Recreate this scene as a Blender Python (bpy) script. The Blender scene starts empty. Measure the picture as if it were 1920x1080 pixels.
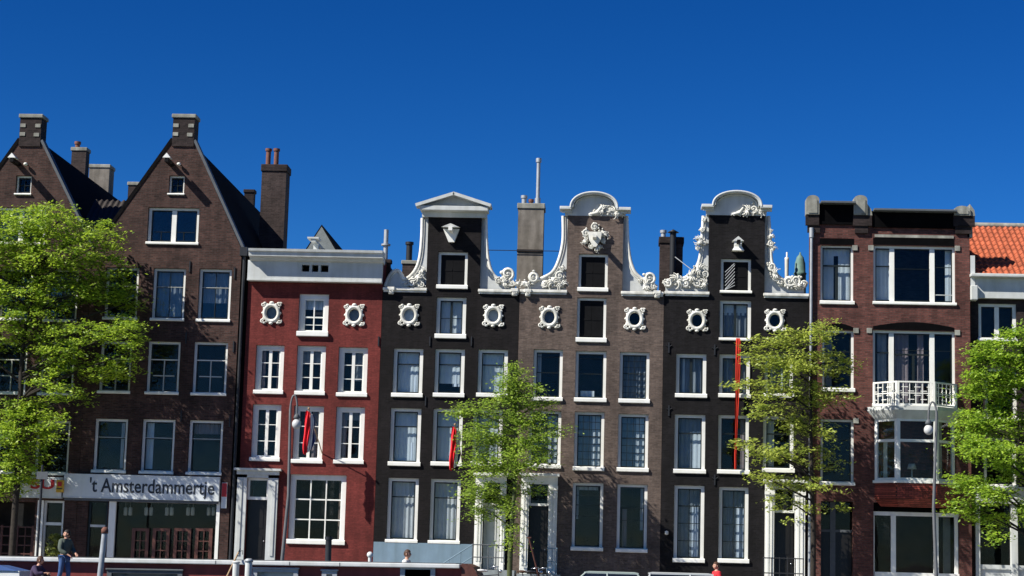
import bpy, bmesh, math, random
from mathutils import Vector, Matrix, noise
from mathutils.geometry import tessellate_polygon
random.seed(7)
SC = bpy.context.scene
COL = SC.collection
PI = math.pi
R = math.radians

# ------------------------------------------------------------------ camera, sky, sun, exposure
F_PX, PITCH, ROLL, YAW = 3600.0, R(8.2), R(1.55), R(3.0)
CAM = Vector((0, -80, 1.85))
_X0, _F0, _Z = Vector((math.cos(YAW), math.sin(YAW), 0)), Vector((-math.sin(YAW), math.cos(YAW), 0)), Vector((0, 0, 1))
FWD = _F0 * math.cos(PITCH) + _Z * math.sin(PITCH)
_U = -_F0 * math.sin(PITCH) + _Z * math.cos(PITCH)
RIGHT = _X0 * math.cos(ROLL) + _U * math.sin(ROLL)
UP = -_X0 * math.sin(ROLL) + _U * math.cos(ROLL)
cd = bpy.data.cameras.new('camera')
cam = bpy.data.objects.new('camera', cd)
COL.objects.link(cam)
cd.sensor_width = 36.0
cd.lens = F_PX / 1920 * 36.0
cd.clip_start = 0.5
cd.clip_end = 6000
m = Matrix((RIGHT, UP, -FWD)).transposed().to_4x4()
m.translation = CAM
cam.matrix_world = m
SC.camera = cam

SUN_AZ, SUN_EL = R(59), R(42)      # from the facade normal towards the left; above the horizon
SUN_DIR = Vector((math.sin(SUN_AZ) * math.cos(SUN_EL), math.cos(SUN_AZ) * math.cos(SUN_EL), -math.sin(SUN_EL)))
world = bpy.data.worlds.new('World')
SC.world = world
world.use_nodes = True
wn = world.node_tree
wn.nodes.clear()
sky = wn.nodes.new('ShaderNodeTexSky')
sky.sky_type = 'NISHITA'
sky.sun_disc = False
sky.sun_elevation = SUN_EL
sky.sun_rotation = math.atan2(-SUN_DIR.x, -SUN_DIR.y) % (2 * PI)
sky.altitude = 2000
sky.air_density = 1.0
sky.dust_density = 0.0
sky.ozone_density = 5.0
hs = wn.nodes.new('ShaderNodeHueSaturation')      # a clear, deep spring sky
hs.inputs['Saturation'].default_value = 1.29
hs.inputs['Value'].default_value = 0.415
gm_ = wn.nodes.new('ShaderNodeGamma')
gm_.inputs['Gamma'].default_value = 1.45
bg = wn.nodes.new('ShaderNodeBackground')
bg.inputs['Strength'].default_value = 0.10
wo = wn.nodes.new('ShaderNodeOutputWorld')
wn.links.new(sky.outputs[0], hs.inputs['Color'])
wn.links.new(hs.outputs[0], gm_.inputs[0])
wn.links.new(gm_.outputs[0], bg.inputs[0])
wn.links.new(bg.outputs[0], wo.inputs[0])
sd = bpy.data.lights.new('sun', 'SUN')
sd.energy = 5.0
sd.angle = R(0.5)
sd.color = (1.0, 0.95, 0.86)
sun = bpy.data.objects.new('sun', sd)
COL.objects.link(sun)
sun.rotation_euler = SUN_DIR.to_track_quat('-Z', 'Y').to_euler()
sun.location = (-60, -60, 60)
SC.view_settings.view_transform = 'Standard'
SC.view_settings.look = 'None'
SC.view_settings.gamma = 1
SC.view_settings.exposure = 0.7


def P(px, py, Y=0.0):
    """world (X, Z) where the ray of a photo pixel meets the vertical plane y = Y (used to measure the street)"""
    d = RIGHT * ((px - 960) / F_PX) + UP * ((540 - py) / F_PX) + FWD
    t = (Y - CAM.y) / d.y
    return CAM.x + d.x * t, CAM.z + d.z * t


def V3(px, py, Y=0.0):
    x, z = P(px, py, Y)
    return Vector((x, Y, z))


def project(x, y, z):
    d = Vector((x, y, z)) - CAM
    w = d.dot(FWD)
    return 960 + F_PX * d.dot(RIGHT) / w, 540 - F_PX * d.dot(UP) / w


# ------------------------------------------------------------------ materials
def new_mat(name):
    mt = bpy.data.materials.new(name)
    mt.use_nodes = True
    nt = mt.node_tree
    b = nt.nodes['Principled BSDF']
    return mt, nt, b


def mat(name, rgb, rough=0.7, var=0.12, scale=3.0, fine=0.0, bump=0.0, metal=0.0, spec=0.3, stain=0.0):
    mt, nt, b = new_mat(name)
    b.inputs['Roughness'].default_value = rough
    b.inputs['Metallic'].default_value = metal
    b.inputs['Specular IOR Level'].default_value = spec
    tc = nt.nodes.new('ShaderNodeTexCoord')
    n = nt.nodes.new('ShaderNodeTexNoise')
    n.inputs['Scale'].default_value = scale
    n.inputs['Detail'].default_value = 6
    n.inputs['Roughness'].default_value = 0.65
    nt.links.new(tc.outputs['Object'], n.inputs['Vector'])
    cr = nt.nodes.new('ShaderNodeValToRGB')
    cr.color_ramp.elements[0].position = 0.3
    cr.color_ramp.elements[1].position = 0.7
    cr.color_ramp.elements[0].color = [c * (1 - var) for c in rgb] + [1]
    cr.color_ramp.elements[1].color = [min(1, c * (1 + var)) for c in rgb] + [1]
    nt.links.new(n.outputs['Fac'], cr.inputs[0])
    out = cr.outputs[0]
    if stain > 0:
        mp = nt.nodes.new('ShaderNodeMapping')
        mp.inputs['Scale'].default_value = (2.6, 2.6, 0.35)
        nt.links.new(tc.outputs['Object'], mp.inputs[0])
        n2 = nt.nodes.new('ShaderNodeTexNoise')
        n2.inputs['Scale'].default_value = 1.3
        n2.inputs['Detail'].default_value = 7
        nt.links.new(mp.outputs[0], n2.inputs['Vector'])
        r2 = nt.nodes.new('ShaderNodeValToRGB')
        r2.color_ramp.elements[0].position = 0.36
        r2.color_ramp.elements[1].position = 0.62
        k = 1 - stain
        r2.color_ramp.elements[0].color = (k, k, k * 0.97, 1)
        r2.color_ramp.elements[1].color = (1, 1, 1, 1)
        nt.links.new(n2.outputs['Fac'], r2.inputs[0])
        mx = nt.nodes.new('ShaderNodeMixRGB')
        mx.blend_type = 'MULTIPLY'
        mx.inputs[0].default_value = 1
        nt.links.new(out, mx.inputs[1])
        nt.links.new(r2.outputs[0], mx.inputs[2])
        out = mx.outputs[0]
    nt.links.new(out, b.inputs['Base Color'])
    if bump > 0:
        bp = nt.nodes.new('ShaderNodeBump')
        bp.inputs['Strength'].default_value = bump
        bp.inputs['Distance'].default_value = 0.03
        nt.links.new(n.outputs['Fac'], bp.inputs['Height'])
        nt.links.new(bp.outputs[0], b.inputs['Normal'])
    return mt


def brick(name, rgb, mortar, var=0.35, rough=0.85, stain=0.35, patch=None):
    mt, nt, b = new_mat(name)
    b.inputs['Roughness'].default_value = rough
    b.inputs['Specular IOR Level'].default_value = 0.2
    tc = nt.nodes.new('ShaderNodeTexCoord')
    sp = nt.nodes.new('ShaderNodeSeparateXYZ')
    nt.links.new(tc.outputs['Object'], sp.inputs[0])
    ad = nt.nodes.new('ShaderNodeMath')
    ad.operation = 'ADD'
    nt.links.new(sp.outputs[0], ad.inputs[0])
    nt.links.new(sp.outputs[1], ad.inputs[1])
    cb = nt.nodes.new('ShaderNodeCombineXYZ')
    nt.links.new(ad.outputs[0], cb.inputs[0])
    nt.links.new(sp.outputs[2], cb.inputs[1])
    bt = nt.nodes.new('ShaderNodeTexBrick')
    bt.inputs['Scale'].default_value = 1.0
    bt.inputs['Brick Width'].default_value = 0.23
    bt.inputs['Row Height'].default_value = 0.075
    bt.inputs['Mortar Size'].default_value = 0.010
    bt.inputs['Mortar Smooth'].default_value = 0.3
    bt.inputs['Bias'].default_value = 0.0
    bt.inputs['Color1'].default_value = [c * (1 - var) for c in rgb] + [1]
    bt.inputs['Color2'].default_value = [c * (1 + var) for c in rgb] + [1]
    bt.inputs['Mortar'].default_value = list(mortar) + [1]
    nt.links.new(cb.outputs[0], bt.inputs['Vector'])

    def layer(scale, map_scale, p0, p1, lo, hi, prev, detail=6):
        mp = nt.nodes.new('ShaderNodeMapping')
        mp.inputs['Scale'].default_value = map_scale
        nt.links.new(tc.outputs['Object'], mp.inputs[0])
        n = nt.nodes.new('ShaderNodeTexNoise')
        n.inputs['Scale'].default_value = scale
        n.inputs['Detail'].default_value = detail
        n.inputs['Roughness'].default_value = 0.62
        nt.links.new(mp.outputs[0], n.inputs['Vector'])
        r2 = nt.nodes.new('ShaderNodeValToRGB')
        r2.color_ramp.elements[0].position = p0
        r2.color_ramp.elements[1].position = p1
        r2.color_ramp.elements[0].color = list(lo) + [1]
        r2.color_ramp.elements[1].color = list(hi) + [1]
        nt.links.new(n.outputs['Fac'], r2.inputs[0])
        mx = nt.nodes.new('ShaderNodeMixRGB')
        mx.blend_type = 'MULTIPLY'
        mx.inputs[0].default_value = 1
        nt.links.new(prev, mx.inputs[1])
        nt.links.new(r2.outputs[0], mx.inputs[2])
        return mx.outputs[0], n
    k = 1 - stain
    o, _ = layer(0.55, (1, 1, 1), 0.33, 0.66, (k, k, k), (1.25, 1.22, 1.2), bt.outputs['Color'])
    o, _ = layer(1.6, (2.2, 2.2, 0.3), 0.35, 0.6, (1 - stain * 0.6,) * 3, (1.03, 1.03, 1.03), o)
    o, n3 = layer(9.0, (1, 1, 2.2), 0.3, 0.7, (0.78, 0.78, 0.78), (1.22, 1.2, 1.18), o, 3)
    nt.links.new(o, b.inputs['Base Color'])
    bp = nt.nodes.new('ShaderNodeBump')
    bp.inputs['Strength'].default_value = 0.4
    bp.inputs['Distance'].default_value = 0.02
    nt.links.new(n3.outputs['Fac'], bp.inputs['Height'])
    nt.links.new(bp.outputs[0], b.inputs['Normal'])
    return mt


def glass(name, tint=(0.9, 0.95, 1.0), refl=0.10):
    mt = bpy.data.materials.new(name)
    mt.use_nodes = True
    nt = mt.node_tree
    nt.nodes.clear()
    out = nt.nodes.new('ShaderNodeOutputMaterial')
    tr = nt.nodes.new('ShaderNodeBsdfTransparent')
    tr.inputs[0].default_value = list(tint) + [1]
    gl = nt.nodes.new('ShaderNodeBsdfGlossy')
    gl.inputs['Roughness'].default_value = 0.02
    tc = nt.nodes.new('ShaderNodeTexCoord')
    n = nt.nodes.new('ShaderNodeTexNoise')
    n.inputs['Scale'].default_value = 1.1
    n.inputs['Detail'].default_value = 1
    nt.links.new(tc.outputs['Object'], n.inputs['Vector'])
    bp = nt.nodes.new('ShaderNodeBump')
    bp.inputs['Strength'].default_value = 0.12
    bp.inputs['Distance'].default_value = 0.05
    nt.links.new(n.outputs['Fac'], bp.inputs['Height'])
    nt.links.new(bp.outputs[0], gl.inputs['Normal'])
    fr = nt.nodes.new('ShaderNodeFresnel')
    fr.inputs[0].default_value = 1.5
    mu = nt.nodes.new('ShaderNodeMath')
    mu.operation = 'MULTIPLY_ADD'
    mu.inputs[1].default_value = 0.25
    mu.inputs[2].default_value = refl - 0.01
    nt.links.new(fr.outputs[0], mu.inputs[0])
    mx = nt.nodes.new('ShaderNodeMixShader')
    nt.links.new(mu.outputs[0], mx.inputs[0])
    nt.links.new(tr.outputs[0], mx.inputs[1])
    nt.links.new(gl.outputs[0], mx.inputs[2])
    nt.links.new(mx.outputs[0], out.inputs[0])
    return mt


def leaf_mat(name, dark, light, trans=0.55):
    mt = bpy.data.materials.new(name)
    mt.use_nodes = True
    nt = mt.node_tree
    nt.nodes.clear()
    out = nt.nodes.new('ShaderNodeOutputMaterial')
    g = nt.nodes.new('ShaderNodeNewGeometry')
    tc = nt.nodes.new('ShaderNodeTexCoord')
    n = nt.nodes.new('ShaderNodeTexNoise')
    n.inputs['Scale'].default_value = 1.6
    n.inputs['Detail'].default_value = 4
    nt.links.new(tc.outputs['Object'], n.inputs['Vector'])
    ad = nt.nodes.new('ShaderNodeMath')
    ad.operation = 'MULTIPLY_ADD'
    ad.inputs[1].default_value = 0.55
    nt.links.new(g.outputs['Random Per Island'], ad.inputs[0])
    nt.links.new(n.outputs['Fac'], ad.inputs[2])
    cr = nt.nodes.new('ShaderNodeValToRGB')
    cr.color_ramp.elements[0].position = 0.42
    cr.color_ramp.elements[1].position = 1.0
    cr.color_ramp.elements[0].color = list(dark) + [1]
    cr.color_ramp.elements[1].color = list(light) + [1]
    nt.links.new(ad.outputs[0], cr.inputs[0])
    d = nt.nodes.new('ShaderNodeBsdfDiffuse')
    t = nt.nodes.new('ShaderNodeBsdfTranslucent')
    nt.links.new(cr.outputs[0], d.inputs[0])
    nt.links.new(cr.outputs[0], t.inputs[0])
    mx = nt.nodes.new('ShaderNodeMixShader')
    mx.inputs[0].default_value = trans
    nt.links.new(d.outputs[0], mx.inputs[1])
    nt.links.new(t.outputs[0], mx.inputs[2])
    gl = nt.nodes.new('ShaderNodeBsdfGlossy')
    gl.inputs['Roughness'].default_value = 0.45
    m2 = nt.nodes.new('ShaderNodeMixShader')
    m2.inputs[0].default_value = 0.04
    nt.links.new(mx.outputs[0], m2.inputs[1])
    nt.links.new(gl.outputs[0], m2.inputs[2])
    nt.links.new(m2.outputs[0], out.inputs[0])
    return mt


MT = {
    'brown_brick': brick('brown brick', (0.066, 0.034, 0.028), (0.062, 0.052, 0.048), stain=0.45),
    'red_paint': brick('red painted brick', (0.138, 0.028, 0.0245), (0.115, 0.025, 0.022), 0.15, stain=0.32),
    'black_brick': brick('black painted brick', (0.0078, 0.0066, 0.0076), (0.012, 0.0105, 0.011), 0.4, stain=0.5),
    'taupe_brick': brick('taupe brick', (0.108, 0.082, 0.069), (0.11, 0.092, 0.082), 0.25, stain=0.32),
    'soot_brick': brick('sooty black brick', (0.0078, 0.0074, 0.0088), (0.012, 0.011, 0.012), 0.4, stain=0.5),
    'redbrown_brick': brick('red brown brick', (0.122, 0.046, 0.038), (0.08, 0.058, 0.052), 0.35, stain=0.38),
    'dark_brick': brick('dark brown brick', (0.028, 0.02, 0.02), (0.03, 0.026, 0.025), 0.35),
    'chimney_brick': brick('chimney brick', (0.05, 0.036, 0.034), (0.06, 0.052, 0.05), 0.3, stain=0.4),
    'chimney_render': mat('weathered chimney render', (0.20, 0.18, 0.155), 0.9, 0.25, 2.2, bump=0.3, stain=0.35),
    'white': mat('white gloss paint', (0.78, 0.78, 0.74), 0.45, 0.05, 2.0, stain=0.08),
    'white_stone': mat('white painted stone', (0.74, 0.73, 0.67), 0.6, 0.12, 5.0, bump=0.2, stain=0.3),
    'grey_white': mat('grey white paint', (0.52, 0.54, 0.53), 0.6, 0.08, 2.0, stain=0.14),
    'stone': mat('weathered grey stone', (0.29, 0.29, 0.255), 0.9, 0.25, 3.0, bump=0.4, stain=0.35),
    'dark_sash': mat('dark green sash paint', (0.012, 0.017, 0.017), 0.4, 0.1),
    'black_paint': mat('black paint', (0.0045, 0.0045, 0.005), 0.6, 0.3, spec=0.12),
    'flat_black': mat('black shade and gaps', (0.004, 0.004, 0.0045), 0.95, 0.3, 2.0, spec=0.02),  # flat black for gaps, openings and painted shade at heads and parapet
    'door_black': mat('dark door paint', (0.012, 0.011, 0.010), 0.35, 0.2),
    'wood': mat('brown varnished wood', (0.10, 0.042, 0.032), 0.5, 0.3, 8.0),
    'wood_pale': mat('pale timber', (0.35, 0.24, 0.14), 0.6, 0.2, 6.0),
    'dark_tile': mat('dark roof tiles', (0.006, 0.0055, 0.006), 0.9, 0.4, 5.0, bump=0.6, spec=0.05),
    'grey_tile': mat('grey brown pantiles', (0.06, 0.05, 0.045), 0.8, 0.4, 7.0, bump=0.3),
    'slate': mat('grey slate', (0.17, 0.19, 0.19), 0.8, 0.15, 5.0, bump=0.2),
    'lead': mat('grey lead', (0.09, 0.10, 0.11), 0.6, 0.2, 4.0),
    'copper': mat('green copper', (0.11, 0.19, 0.165), 0.7, 0.25, 4.0),
    'orange_tile': mat('orange clay pantiles', (0.34, 0.085, 0.038), 0.85, 0.4, 3.0, bump=0.3),
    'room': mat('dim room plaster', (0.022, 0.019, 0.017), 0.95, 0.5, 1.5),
    'glass': glass('window glass', refl=0.014),
    'glass_dark': glass('shop window glass', (0.85, 0.88, 0.88), 0.010),
    'glass_sky': glass('upper window glass reflecting the sky', refl=0.036),
    'curtain_grey': mat('pale grey drape', (0.55, 0.51, 0.45), 0.95, 0.1, 3.0),
    'curtain_blue': mat('blue grey net curtain', (0.64, 0.63, 0.57), 0.95, 0.1, 1.5),
    'curtain_dim': mat('dim blue drape', (0.20, 0.205, 0.20), 0.95, 0.15, 2.0),
    'curtain_white': mat('white net curtain', (0.62, 0.62, 0.60), 0.95, 0.08, 3.0),
    'curtain_mauve': mat('brownish drape', (0.23, 0.165, 0.145), 0.95, 0.1, 3.0),
    'blue_plinth': mat('pale blue plinth paint', (0.17, 0.25, 0.32), 0.7, 0.08, 2.0, stain=0.15),
    'step_stone': mat('blue grey step stone', (0.24, 0.27, 0.28), 0.85, 0.15, 3.0, stain=0.2),
    'zinc': mat('grey zinc', (0.34, 0.36, 0.38), 0.5, 0.15, 4.0, metal=0.3),
    'steel': mat('galvanised steel', (0.13, 0.135, 0.14), 0.5, 0.12, 4.0, metal=0.2),
    'iron': mat('dark iron', (0.02, 0.022, 0.026), 0.5, 0.2),
    'rust': mat('rust brown iron', (0.16, 0.07, 0.05), 0.8, 0.3, 6.0),
    'lamp_globe': mat('opal lamp globe', (0.5, 0.51, 0.51), 0.25, 0.03, spec=0.6),
    'sign_white': mat('white sign enamel', (0.62, 0.66, 0.68), 0.4, 0.05, 1.5, stain=0.08),
    'sign_ink': mat('dark sign lettering', (0.03, 0.035, 0.04), 0.5, 0.05),
    'sign_red': mat('red sign lettering', (0.45, 0.03, 0.035), 0.5, 0.05),
    'yellow': mat('yellow sign enamel', (0.55, 0.33, 0.03), 0.5, 0.08),
    'flag_red': mat('red flag cloth', (0.72, 0.025, 0.035), 0.9, 0.05),
    'flag_white': mat('white flag cloth', (0.75, 0.75, 0.74), 0.9, 0.03),
    'flag_blue': mat('blue flag cloth', (0.03, 0.05, 0.20), 0.9, 0.05),
    'banner': mat('red banner cloth', (0.46, 0.03, 0.015), 0.9, 0.1, 2.0),
    'boat_red': mat('red houseboat boarding', (0.17, 0.032, 0.028), 0.6, 0.15, 2.0, stain=0.2),
    'boat_white': mat('white boat trim', (0.58, 0.60, 0.60), 0.5, 0.06, 2.0, stain=0.12),
    'boat_dark': mat('tarred hull', (0.015, 0.015, 0.016), 0.5, 0.2),
    'roof_felt': mat('grey roof felt', (0.10, 0.105, 0.11), 0.9, 0.1, 2.0),
    'canvas_blue': mat('blue boat canvas', (0.03, 0.07, 0.20), 0.85, 0.15, 2.0),
    'asphalt': mat('brick street paving', (0.24, 0.205, 0.18), 0.9, 0.25, 4.0, bump=0.3),
    'pavement': mat('pavement slabs', (0.34, 0.32, 0.29), 0.9, 0.15, 3.0),
    'earth': mat('ground', (0.26, 0.24, 0.20), 0.95, 0.2, 0.2),
    'bark': mat('dark elm bark', (0.030, 0.025, 0.020), 0.95, 0.35, 6.0, bump=0.6),
    'bark_green': mat('mossy young bark', (0.07, 0.085, 0.035), 0.95, 0.3, 6.0, bump=0.4),
    'leaf_bright': leaf_mat('bright spring leaves', (0.12, 0.235, 0.022), (0.47, 0.62, 0.05)),
    'leaf_mid': leaf_mat('mid green leaves', (0.11, 0.21, 0.026), (0.39, 0.54, 0.06)),
    'leaf_olive': leaf_mat('olive yellow leaves', (0.16, 0.24, 0.035), (0.52, 0.59, 0.10)),
    'leaf_right': leaf_mat('fresh green leaves', (0.11, 0.23, 0.022), (0.43, 0.61, 0.05)),
    'tyre': mat('black rubber', (0.012, 0.012, 0.012), 0.8, 0.2),
    'chrome': mat('chrome', (0.6, 0.62, 0.63), 0.2, 0.05, metal=0.9),
    'car_green': mat('pale green grey car paint', (0.30, 0.36, 0.34), 0.3, 0.04, spec=0.6),
    'car_grey': mat('pale grey car paint', (0.42, 0.44, 0.45), 0.3, 0.04, spec=0.6),
    'car_glass': mat('car glass', (0.012, 0.016, 0.022), 0.06, 0.1, spec=0.7),
    'skin': mat('skin', (0.50, 0.28, 0.20), 0.6, 0.06, 8.0),
    'hair': mat('dark hair', (0.015, 0.011, 0.009), 0.6, 0.3, 12.0),
    'hair_red': mat('brown hair', (0.06, 0.028, 0.016), 0.6, 0.3, 12.0),
    'jacket': mat('grey green jacket', (0.085, 0.105, 0.088), 0.9, 0.25, 7.0),
    'jeans': mat('blue jeans', (0.04, 0.085, 0.21), 0.9, 0.2, 6.0),
    'purple': mat('dark purple jacket', (0.05, 0.035, 0.075), 0.9, 0.25, 7.0),
    'red_top': mat('red top', (0.55, 0.03, 0.04), 0.9, 0.1),
    'white_top': mat('white cloth', (0.7, 0.7, 0.68), 0.9, 0.08),
    'dark_cloth': mat('dark cloth', (0.03, 0.03, 0.035), 0.9, 0.2),
    'shoe': mat('dark shoe leather', (0.02, 0.017, 0.015), 0.6, 0.2),
    'plant': leaf_mat('potted plant leaves', (0.09, 0.12, 0.02), (0.24, 0.27, 0.05), 0.3),
    'terracotta': mat('terracotta', (0.35, 0.13, 0.07), 0.85, 0.1),
    'paper': mat('pale paper lantern', (0.55, 0.52, 0.46), 0.9, 0.08),
    'tile_red': brick('red glazed tiles', (0.24, 0.05, 0.035), (0.03, 0.012, 0.012), 0.4, 0.5, 0.3),
}
wm, wnt, wb = new_mat('canal water')
wb.inputs['Base Color'].default_value = (0.02, 0.03, 0.025, 1)
wb.inputs['Roughness'].default_value = 0.08
_n = wnt.nodes.new('ShaderNodeTexNoise')
_n.inputs['Scale'].default_value = 1.5
_n.inputs['Detail'].default_value = 4
_tc = wnt.nodes.new('ShaderNodeTexCoord')
wnt.links.new(_tc.outputs['Object'], _n.inputs['Vector'])
_b = wnt.nodes.new('ShaderNodeBump')
_b.inputs['Strength'].default_value = 0.5
_b.inputs['Distance'].default_value = 0.1
wnt.links.new(_n.outputs['Fac'], _b.inputs['Height'])
wnt.links.new(_b.outputs[0], wb.inputs['Normal'])
MT['water'] = wm


# ------------------------------------------------------------------ mesh builder
class MB:
    def __init__(self):
        self.v, self.f, self.smooth = [], [], []

    def add(self, vs, fs, smooth=False):
        k = len(self.v)
        self.v += [tuple(p) for p in vs]
        for f in fs:
            self.f.append(tuple(i + k for i in f))
            self.smooth.append(smooth)
        return self

    def box(self, x0, y0, z0, x1, y1, z1):
        x0, x1 = sorted((x0, x1)); y0, y1 = sorted((y0, y1)); z0, z1 = sorted((z0, z1))
        vs = [(x0, y0, z0), (x1, y0, z0), (x1, y1, z0), (x0, y1, z0), (x0, y0, z1), (x1, y0, z1), (x1, y1, z1), (x0, y1, z1)]
        fs = [(0, 3, 2, 1), (4, 5, 6, 7), (0, 1, 5, 4), (1, 2, 6, 5), (2, 3, 7, 6), (3, 0, 4, 7)]
        return self.add(vs, fs)

    def bbox(self, x0, y0, z0, x1, y1, z1, b=0.02):
        """box with its edges bevelled towards the viewer's side and top"""
        bm = bmesh.new()
        bmesh.ops.create_cube(bm, size=1)
        for v in bm.verts:
            v.co = Vector(((x0 + x1) / 2 + v.co.x * abs(x1 - x0), (y0 + y1) / 2 + v.co.y * abs(y1 - y0), (z0 + z1) / 2 + v.co.z * abs(z1 - z0)))
        bmesh.ops.bevel(bm, geom=bm.edges[:], offset=b, segments=2, affect='EDGES', profile=0.5)
        return self.bm(bm)

    def bm(self, bm, smooth=False):
        bm.verts.index_update()
        self.add([v.co[:] for v in bm.verts], [[v.index for v in f.verts] for f in bm.faces], smooth)
        bm.free()
        return self

    def prism(self, poly, y0, y1, holes=()):
        """poly in (x, z); front at y0, back at y1"""
        loops = [list(poly)] + [list(h) for h in holes]
        flat = [p for l in loops for p in l]
        n = len(flat)
        tris = tessellate_polygon([[Vector((p[0], p[1], 0)) for p in l] for l in loops])
        vs = [(p[0], y0, p[1]) for p in flat] + [(p[0], y1, p[1]) for p in flat]
        fs = []
        for t in tris:
            a, b, c = (Vector((flat[i][0], flat[i][1])) for i in t)
            cr = (b - a).x * (c - a).y - (b - a).y * (c - a).x
            if abs(cr) < 1e-9:
                continue
            t = list(t) if cr > 0 else list(t)[::-1]
            fs.append(tuple(t))
            fs.append(tuple(i + n for i in t[::-1]))
        k = 0
        for li, l in enumerate(loops):
            m_ = len(l)
            area = sum(l[i][0] * l[(i + 1) % m_][1] - l[(i + 1) % m_][0] * l[i][1] for i in range(m_))
            for i in range(m_):
                a, b = k + i, k + (i + 1) % m_
                q = (a, a + n, b + n, b)
                if (area > 0) != (li == 0):
                    q = q
                fs.append(q if (area > 0) == (li == 0) else q[::-1])
            k += m_
        return self.add(vs, fs)

    def plan(self, poly, z0, z1, top=None):
        """poly in (x, y), from z0 to z1; top is the upper outline if different"""
        top = top or poly
        n = len(poly)
        vs = [(p[0], p[1], z0) for p in poly] + [(p[0], p[1], z1) for p in top]
        fs = [tuple(range(n))[::-1], tuple(range(n, 2 * n))]
        for i in range(n):
            j = (i + 1) % n
            fs.append((i, j, j + n, i + n))
        return self.add(vs, fs)

    def tube(self, pts, r, n=8, caps=True):
        pts = [Vector(p) for p in pts]
        rs = r if isinstance(r, (list, tuple)) else [r] * len(pts)
        ring = []
        prev = None
        for i, p in enumerate(pts):
            d = (pts[min(i + 1, len(pts) - 1)] - pts[max(i - 1, 0)])
            d = d.normalized() if d.length > 1e-9 else Vector((0, 0, 1))
            if prev is None:
                a = d.cross(Vector((0, 1, 0)))
                if a.length < 0.1:
                    a = d.cross(Vector((1, 0, 0)))
            else:
                a = prev - d * prev.dot(d)
            a.normalize()
            prev = a
            b = d.cross(a)
            ring.append([p + (a * math.cos(2 * PI * k / n) + b * math.sin(2 * PI * k / n)) * rs[i] for k in range(n)])
        vs = [q for rg in ring for q in rg]
        fs = []
        for i in range(len(pts) - 1):
            for k in range(n):
                k2 = (k + 1) % n
                fs.append((i * n + k, i * n + k2, (i + 1) * n + k2, (i + 1) * n + k))
        self.add(vs, fs, True)
        if caps:
            self.add(ring[0], [tuple(range(n))[::-1]])
            self.add(ring[-1], [tuple(range(n))])
        return self

    def lathe(self, prof, c, n=16):
        """prof: (r, z) from bottom to top, turned about the vertical through c"""
        vs, fs = [], []
        for r, z in prof:
            for k in range(n):
                vs.append((c[0] + r * math.cos(2 * PI * k / n), c[1] + r * math.sin(2 * PI * k / n), c[2] + z))
        for i in range(len(prof) - 1):
            for k in range(n):
                k2 = (k + 1) % n
                fs.append((i * n + k, i * n + k2, (i + 1) * n + k2, (i + 1) * n + k))
        fs.append(tuple(range(n))[::-1])
        fs.append(tuple(range((len(prof) - 1) * n, len(prof) * n)))
        return self.add(vs, fs, True)

    def ball(self, c, rx, ry=None, rz=None, nu=10, nv=7):
        ry = rx if ry is None else ry
        rz = rx if rz is None else rz
        vs, fs = [], []
        for j in range(nv + 1):
            t = PI * j / nv
            for i in range(nu):
                a = 2 * PI * i / nu
                vs.append((c[0] + rx * math.sin(t) * math.cos(a), c[1] + ry * math.sin(t) * math.sin(a), c[2] - rz * math.cos(t)))
        for j in range(nv):
            for i in range(nu):
                i2 = (i + 1) % nu
                fs.append((j * nu + i, j * nu + i2, (j + 1) * nu + i2, (j + 1) * nu + i))
        return self.add(vs, fs, True)

    def spiral(self, cx, y, cz, r, turns=1.4, w=0.05, start=0.0, hand=1):
        pts, rs = [], []
        n = int(turns * 14)
        for i in range(n + 1):
            t = i / n
            a = start + hand * t * turns * 2 * PI
            rr = r * (1 - 0.82 * t)
            pts.append((cx + rr * math.cos(a), y - 0.03 * t, cz + rr * math.sin(a)))
            rs.append(w * (1 - 0.45 * t))
        self.tube(pts, rs, 6)
        return self.ball((cx, y - 0.04, cz), r * 0.2, r * 0.2, r * 0.2, 8, 6)

    def build(self, name, m_, parent=None, origin=None):
        me = bpy.data.meshes.new(name)
        o = bpy.data.objects.new(name, me)
        COL.objects.link(o)
        if origin is None:
            origin = ORG.get(parent.name, (0, 0, 0)) if parent else (0, 0, 0)
        ox, oy, oz = origin
        me.from_pydata([(a - ox, b - oy, c - oz) for a, b, c in self.v], [], self.f)
        me.polygons.foreach_set('use_smooth', self.smooth)
        me.validate()
        bm = bmesh.new()
        bm.from_mesh(me)
        bmesh.ops.recalc_face_normals(bm, faces=bm.faces[:])
        bm.to_mesh(me)
        bm.free()
        me.materials.append(MT[m_] if isinstance(m_, str) else m_)
        if parent:
            o.parent = parent
            ORG[o.name] = origin
        else:
            o.location = origin
        return o


ORG = {}


def tag(o, label, cat, group=None):
    o['label'] = label
    o['category'] = cat
    if group:
        o['group'] = group
    return o


def thing(name, label, cat, loc, group=None):
    o = bpy.data.objects.new(name, None)
    COL.objects.link(o)
    o.location = loc
    o.empty_display_size = 0.3
    ORG[o.name] = tuple(loc)
    return tag(o, label, cat, group)


def struct(name, mb, m_):
    o = mb.build(name, m_)
    o['kind'] = 'structure'
    return o


def copy_tree(o, parent=None):
    c = o.copy()
    COL.objects.link(c)
    if parent:
        c.parent = parent
    for ch in list(o.children):
        copy_tree(ch, c)
    return c


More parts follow.
